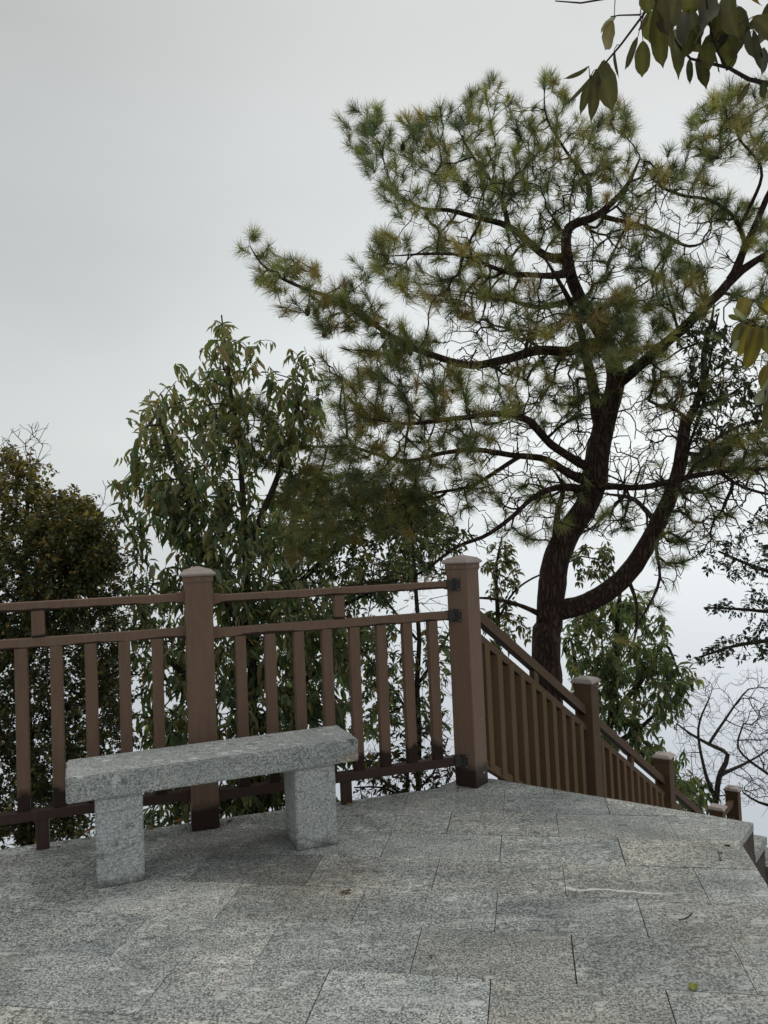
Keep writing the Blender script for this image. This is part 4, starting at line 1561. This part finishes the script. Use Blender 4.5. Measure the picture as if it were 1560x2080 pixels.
# ------------------------------------------------------------------ the tree overhead
def overhead():
    t = Tree()
    rt = np.array([2.25, 1.55, float(terrain_z(2.25, 1.55)) - .1])
    t.limb([rt, (2.2, 1.55, .6), (2.12, 1.6, 1.5), (2.05, 1.62, 2.4), (2.1, 1.6, 3.4), (2.0, 1.5, 4.4)], [.085, .075, .07, .06, .045, .02], 10)
    t.limb([(2.07, 1.62, 2.2), (1.6, 1.75, 2.3), at(1590, 185, 1.85), at(1520, 168, 1.85), at(1478, 143, 1.85), at(1400, 122, 1.85), at(1374, 92, 1.85), at(1362, 62, 1.85)],
           [.03, .018, .006, .0052, .0042, .0032, .0026, .002], 6, True)
    t.limb([(2.07, 1.62, 2.55), (1.5, 1.65, 2.65), at(1480, -90, 1.7), at(1345, -20, 1.7), at(1312, 18, 1.7), at(1262, 85, 1.7), at(1226, 128, 1.7), at(1198, 160, 1.7)],
           [.03, .016, .006, .0036, .003, .0026, .0022, .0018], 6, True)
    t.limb([at(1478, 143, 1.85), at(1450, 90, 1.83), at(1440, 40, 1.8), at(1430, -30, 1.8)], [.0034, .003, .0026, .002], 5, True)
    t.limb([at(1300, 30, 1.7), at(1258, 31, 1.7), at(1240, 34, 1.7)], [.002, .0016, .0012], 5, True)
    t.limb([at(1345, -20, 1.7), at(1250, -6, 1.75), at(1180, 6, 1.75), at(1128, 2, 1.75)], [.003, .0024, .002, .0014], 5, True)
    t.limb([(2.10, 1.60, 1.75), (1.9, 1.95, 1.70), at(1640, 690, 2.35), at(1560, 668, 2.35), at(1510, 655, 2.35), at(1482, 640, 2.35)], [.026, .013, .006, .0042, .003, .0018], 6, True)
    t.limb([at(1600, 680, 2.35), at(1560, 760, 2.3), at(1550, 830, 2.3)], [.004, .003, .0018], 5, True)
    # leaves: base pixel, tip pixel, depth, width in px, tint index
    OL, OB, YG, PL = (.130, .118, .052), (.100, .086, .050), (.215, .165, .045), (.33, .34, .28)
    DK = (.060, .058, .034)
    L = [((1246, 42), (1210, 122), 1.7, 36, YG), ((1248, 34), (1220, 62), 1.72, 16, PL), ((1318, 28), (1300, 62), 1.7, 15, OB), ((1296, 74), (1264, 146), 1.7, 20, OB), ((1306, 82), (1304, 158), 1.7, 38, OL),
         ((1248, 100), (1246, 146), 1.71, 8, DK), ((1222, 128), (1240, 212), 1.7, 50, OL), ((1212, 140), (1202, 244), 1.72, 28, OB), ((1202, 156), (1178, 228), 1.7, 22, OB), ((1198, 158), (1162, 208), 1.69, 13, OB),
         ((1196, 134), (1166, 166), 1.7, 12, OB), ((1228, 122), (1232, 160), 1.71, 26, OL),
         ((1330, 18), (1348, 128), 1.75, 42, OL), ((1322, 20), (1318, 92), 1.74, 40, OL), ((1310, -20), (1318, 24), 1.72, 34, OL), ((1340, -20), (1352, 72), 1.78, 46, OB), ((1350, 26), (1364, 104), 1.76, 30, OL), ((1372, -10), (1356, 68), 1.8, 44, OL),
         ((1372, 60), (1382, 122), 1.85, 34, OL), ((1392, 14), (1384, 84), 1.8, 42, OB), ((1402, 20), (1418, 108), 1.82, 50, OL), ((1440, 14), (1414, 92), 1.84, 46, OL), ((1430, -20), (1448, 66), 1.8, 52, OB),
         ((1444, 80), (1470, 146), 1.85, 40, OB), ((1400, 120), (1402, 166), 1.85, 16, DK), ((1420, 112), (1434, 172), 1.85, 30, OB), ((1440, 84), (1438, 140), 1.83, 36, OL), ((1464, 60), (1490, 150), 1.84, 40, OL),
         ((1478, 20), (1502, 76), 1.8, 46, OL), ((1480, -20), (1470, 56), 1.8, 54, OL), ((1500, -30), (1530, 28), 1.8, 46, YG), ((1540, 30), (1522, 88), 1.88, 34, DK), ((1530, 60), (1545, 148), 1.88, 30, DK), ((1548, 40), (1566, 112), 1.9, 40, DK),
         ((1520, 60), (1506, 98), 1.86, 22, DK), ((1552, 96), (1548, 152), 1.9, 22, DK), ((1524, 166), (1504, 204), 1.86, 14, OB), ((1550, 166), (1552, 200), 1.86, 20, DK), ((1408, 60), (1394, 112), 1.84, 32, OL), ((1362, 70), (1366, 100), 1.84, 22, OB),
         ((1404, -30), (1400, 34), 1.78, 52, OL), ((1456, 30), (1462, 104), 1.86, 44, OB), ((1492, 64), (1478, 120), 1.88, 36, OB), ((1570, 0), (1560, 66), 1.9, 40, DK), ((1590, 60), (1580, 140), 1.9, 44, OB),
         # the bunch at the frame's edge lower down
         ((1500, 652), (1520, 596), 2.35, 38, YG), ((1512, 652), (1488, 700), 2.35, 26, OL), ((1524, 656), (1500, 726), 2.33, 28, YG), ((1540, 660), (1524, 742), 2.35, 36, YG), ((1552, 664), (1560, 720), 2.33, 30, OL),
         ((1505, 650), (1478, 640), 2.34, 12, OL), ((1516, 654), (1490, 628), 2.36, 14, PL), ((1500, 690), (1488, 714), 2.3, 14, PL), ((1566, 740), (1542, 768), 2.3, 26, YG), ((1560, 752), (1550, 798), 2.3, 20, PL),
         ((1556, 790), (1526, 832), 2.28, 24, PL), ((1566, 780), (1546, 842), 2.3, 36, OL), ((1580, 690), (1566, 756), 2.33, 34, YG), ((1575, 800), (1564, 880), 2.28, 44, OL), ((1590, 760), (1576, 820), 2.3, 40, OB),
         ((1534, 606), (1560, 640), 2.36, 26, OL), ((1548, 640), (1576, 600), 2.36, 30, YG), ((1530, 668), (1512, 700), 2.32, 20, OB)]
    B, D, N, Ls, Ws, C = [], [], [], [], [], []
    P = np.array(t.p)
    for (b, e, yy, wpx, col) in L:
        p0 = at(b[0], b[1], yy + rng.normal(0, .03))
        p1 = at(e[0], e[1], yy + rng.normal(0, .06))
        B.append(p0)
        D.append(p1 - p0)
        v = EYE - p0
        N.append(unit(v[None])[0] * 1.0 + rng.normal(size=3) * .35)
        Ls.append(np.linalg.norm(p1 - p0))
        Ws.append(wpx * .86 * yy / FPX)
        C.append(np.array(col) * math.exp(rng.normal(0, .1)))
        j = int(np.argmin(np.linalg.norm(P - p0, axis=1)))
        if np.linalg.norm(P[j] - p0) > .006:
            t.limb([P[j], (P[j] + p0) / 2 + np.array([0, 0, .006]), p0], [.0012, .0010, .0009], 4)
    for bx, by in in_poly([(1310, -30), (1580, -30), (1580, 120), (1480, 90), (1340, 30)], 10):
        yy = rng.uniform(1.75, 2.0)
        p0 = at(bx, by, yy)
        j = int(np.argmin(np.linalg.norm(P - p0, axis=1)))
        t.limb([P[j], (P[j] + p0) / 2 + np.array([0, 0, .006]), p0], [.0012, .0010, .0009], 4)
        B.append(p0)
        D.append(np.array([rng.normal() * .3, rng.normal() * .3, -1]))
        N.append(unit((EYE - p0)[None])[0] + rng.normal(size=3) * .6)
        Ls.append(rng.uniform(.075, .105))
        Ws.append(Ls[-1] * rng.uniform(.38, .5))
        C.append(np.array((OL, OB, OB, DK)[int(rng.integers(4))]) * math.exp(rng.normal(0, .15)))
    # the rest of its crown, above and outside the picture
    for _ in range(260):
        c = np.array([2.0, 1.5, 3.7]) + rng.normal(size=3) * np.array([.5, .5, .45])
        if c[2] < 2.9 or c[0] < 1.35:
            continue
        B.append(c)
        D.append(np.array([rng.normal() * .5, rng.normal() * .5, -1]))
        N.append(rng.normal(size=3))
        Ls.append(.1)
        Ws.append(.045)
        C.append(np.array(OL))
        P = np.array(t.p)
        j = int(np.argmin(np.linalg.norm(P - c, axis=1)))
        t.limb([P[j], (P[j] + c) / 2, c], [.004, .002, .0012], 4)
    o = thing('broadleaf_tree', 'large-leaved olive tree branch hanging in overhead from the frame edge', 'tree', rt)
    v, f = t.bark_arrays(rt, .02)
    link('trunk', mesh_np('trunk', v, f), M_TWIG, o, True)
    link('crown', near_leaves('crown', B, D, N, Ls, Ws, C, rt), M_NEARLEAF, o)


def near_leaves(name, base, dirv, nrm, L, W, tint, o0):
    """finer leaves for the branch close to the lens: 9 stations, midrib, drip tip"""
    base, dirv, nrm = np.array(base), unit(np.array(dirv)), np.array(nrm)
    n = len(base)
    nrm = unit(nrm - dirv * np.sum(nrm * dirv, 1, keepdims=True))
    sd_ = np.cross(nrm, dirv)
    xs = np.array([0, .06, .14, .26, .40, .55, .70, .83, .92, 1.0])
    ws = np.array([.01, .17, .32, .45, .5, .5, .46, .33, .11, .0])
    K = len(xs)
    L, W = np.array(L), np.array(W)
    cu = rng.normal(.10, .12, n)
    fold = rng.uniform(.1, .5, n)
    v = np.zeros((n, K, 5, 3))
    for j, sgn in enumerate((-1, -.5, 0, .5, 1)):
        wav = 1 + rng.normal(0, .05, (n, K))
        y = sgn * ws[None] * W[:, None] * wav
        x = xs[None] * L[:, None]
        z = -cu[:, None] * L[:, None] * xs[None] ** 2 + np.abs(y) * fold[:, None] + rng.normal(0, .012, (n, K)) * W[:, None] * abs(sgn)
        v[:, :, j] = base[:, None] + dirv[:, None] * x[..., None] + sd_[:, None] * y[..., None] + nrm[:, None] * z[..., None]
    idx = np.arange(n * K * 5).reshape(n, K, 5)
    f = np.stack([idx[:, :-1, :-1], idx[:, 1:, :-1], idx[:, 1:, 1:], idx[:, :-1, 1:]], -1).reshape(-1, 4)
    tt = np.repeat(np.array(tint)[:, None], K * 5, axis=1).reshape(n, K, 5, 3)
    tt[:, :, 2] *= 1.35                       # midrib
    tt[:, 1::2] *= .93
    tt = tt.reshape(-1, 3)
    me = mesh_np(name, v.reshape(-1, 3) - o0, f, tt)
    me.polygons.foreach_set('use_smooth', np.ones(len(me.polygons), dtype=bool))
    return me


M_NEARLEAF = leafmat('large_leaves', .6, .38, .2)
overhead()


# ------------------------------------------------------------------ litter on the paving
def ground_at(x, y):
    d = ((x - 780.0) * _rt - (y - 1040.0) * _up) / FPX + _fwd
    return EYE + d * (-EYE[2] / d[2])


def litter(name, label, px, L, W, ang, col, lift=.004, curl=-.25, cat='leaf', group=None):
    p = ground_at(*px)
    o0 = np.array([p[0], p[1], .0])
    a = math.radians(ang)
    me = near_leaves(name, [p + np.array([0, 0, lift])], [(math.cos(a), math.sin(a), .12)], [(0.1, .15, 1)], [L], [W], [col], o0)
    z = min(v.co.z for v in me.vertices)
    for v in me.vertices:
        v.co.z += .0025 - z
    o = link(name, me, M_NEARLEAF)
    o.location = o0
    o['label'] = label
    o['category'] = cat
    return o


litter('fallen_leaf', 'small yellow-green leaf lying alone on open paving, nearest the viewer', (1408, 2014), .034, .026, 70, (.30, .31, .08))
litter('fallen_leaf', 'brown leaf crumpled on the paving in front of the bench', (690, 1815), .05, .02, 5, (.16, .085, .05))
litter('fallen_leaf', 'tan leaf at the foot of the fence, right of the bench', (703, 1638), .04, .018, 20, (.36, .21, .08))
litter('fallen_leaf', 'orange leaf at the platform edge under the bench seat', (352, 1671), .05, .022, 15, (.42, .17, .06))
litter('fallen_leaf', 'large dry brown leaf at the platform edge, behind the left bench leg', (160, 1696), .13, .05, 14, (.22, .10, .055), .01)
litter('fallen_leaf', 'small dry brown leaf at the platform edge, just right of the left bench leg', (312, 1684), .04, .02, 160, (.24, .12, .06))
litter('fallen_leaf', 'grey-brown curled leaf against the base of the fence post behind the bench', (462, 1672), .035, .016, 60, (.15, .10, .065))
litter('fallen_leaf', 'tiny dark red leaf on the paving in front of the corner post', (871, 1945), .014, .008, 0, (.10, .035, .025))


def twig_on_ground(label, pts, r):
    P = [ground_at(*q) + np.array([0, 0, .004]) for q in pts]
    t = Tree()
    t.limb(P, [r] * len(P), 6, step=.008)
    o0 = np.array([P[0][0], P[0][1], 0])
    v, f = t.bark_arrays(o0, .1)
    o = link('fallen_twig', mesh_np('fallen_twig', v, f), M_TWIG, None, True)
    o.location = o0
    o['label'] = label
    o['category'] = 'twig'


twig_on_ground('small hooked dark twig on the paving near the top of the steps', [(1466, 1732), (1459, 1738), (1461, 1748), (1465, 1750)], .0016)
twig_on_ground('short straight dark twig on the paving, below the hooked one', [(1380, 1870), (1395, 1862), (1406, 1857)], .0018)
twig_on_ground('dark crumb of bark on the paving above the hooked twig', [(1473, 1718), (1478, 1720), (1482, 1719)], .003)


def needles_on_ground():
    V, F = [], []
    rr = np.random.default_rng(5)
    spots = [((rr.uniform(-1.7, .25)), None) for _ in range(90)] + [(rr.uniform(-1.0, 1.2), rr.uniform(2.0, 3.4)) for _ in range(45)]
    o0 = np.array([-.5, 3.4, 0.])
    for x, y in spots:
        if y is None:
            y = 3.92 + (x - .05) * .302 - abs(rr.normal(0, .10)) - .02
        if y > 3.05 and x > .9:
            continue
        a = rr.uniform(0, np.pi)
        L = rr.uniform(.04, .09)
        d = np.array([math.cos(a), math.sin(a), 0])
        n = np.array([-d[1], d[0], 0]) * .0008
        b = np.array([x, y, .003]) - o0
        k = len(V)
        m = b + d * L * .5 + n * rr.uniform(-6, 6) + np.array([0, 0, .0015])
        e = b + d * L
        V += [b - n, b + n, m + n, m - n, e]
        F += [(k, k + 1, k + 2, k + 3), (k + 3, k + 2, k + 4)]
    me = bpy.data.meshes.new('fallen_needles')
    me.from_pydata([tuple(q) for q in V], [], F)
    kk = NB('dry_needles')
    kk.l(kk.mix(kk.noise(kk.pos(0), 8), (.20, .11, .055), (.10, .06, .035)), kk.b.inputs['Base Color'])
    o = link('fallen_needles', me, kk.m)
    o.location = o0
    o['kind'] = 'stuff'


needles_on_ground()
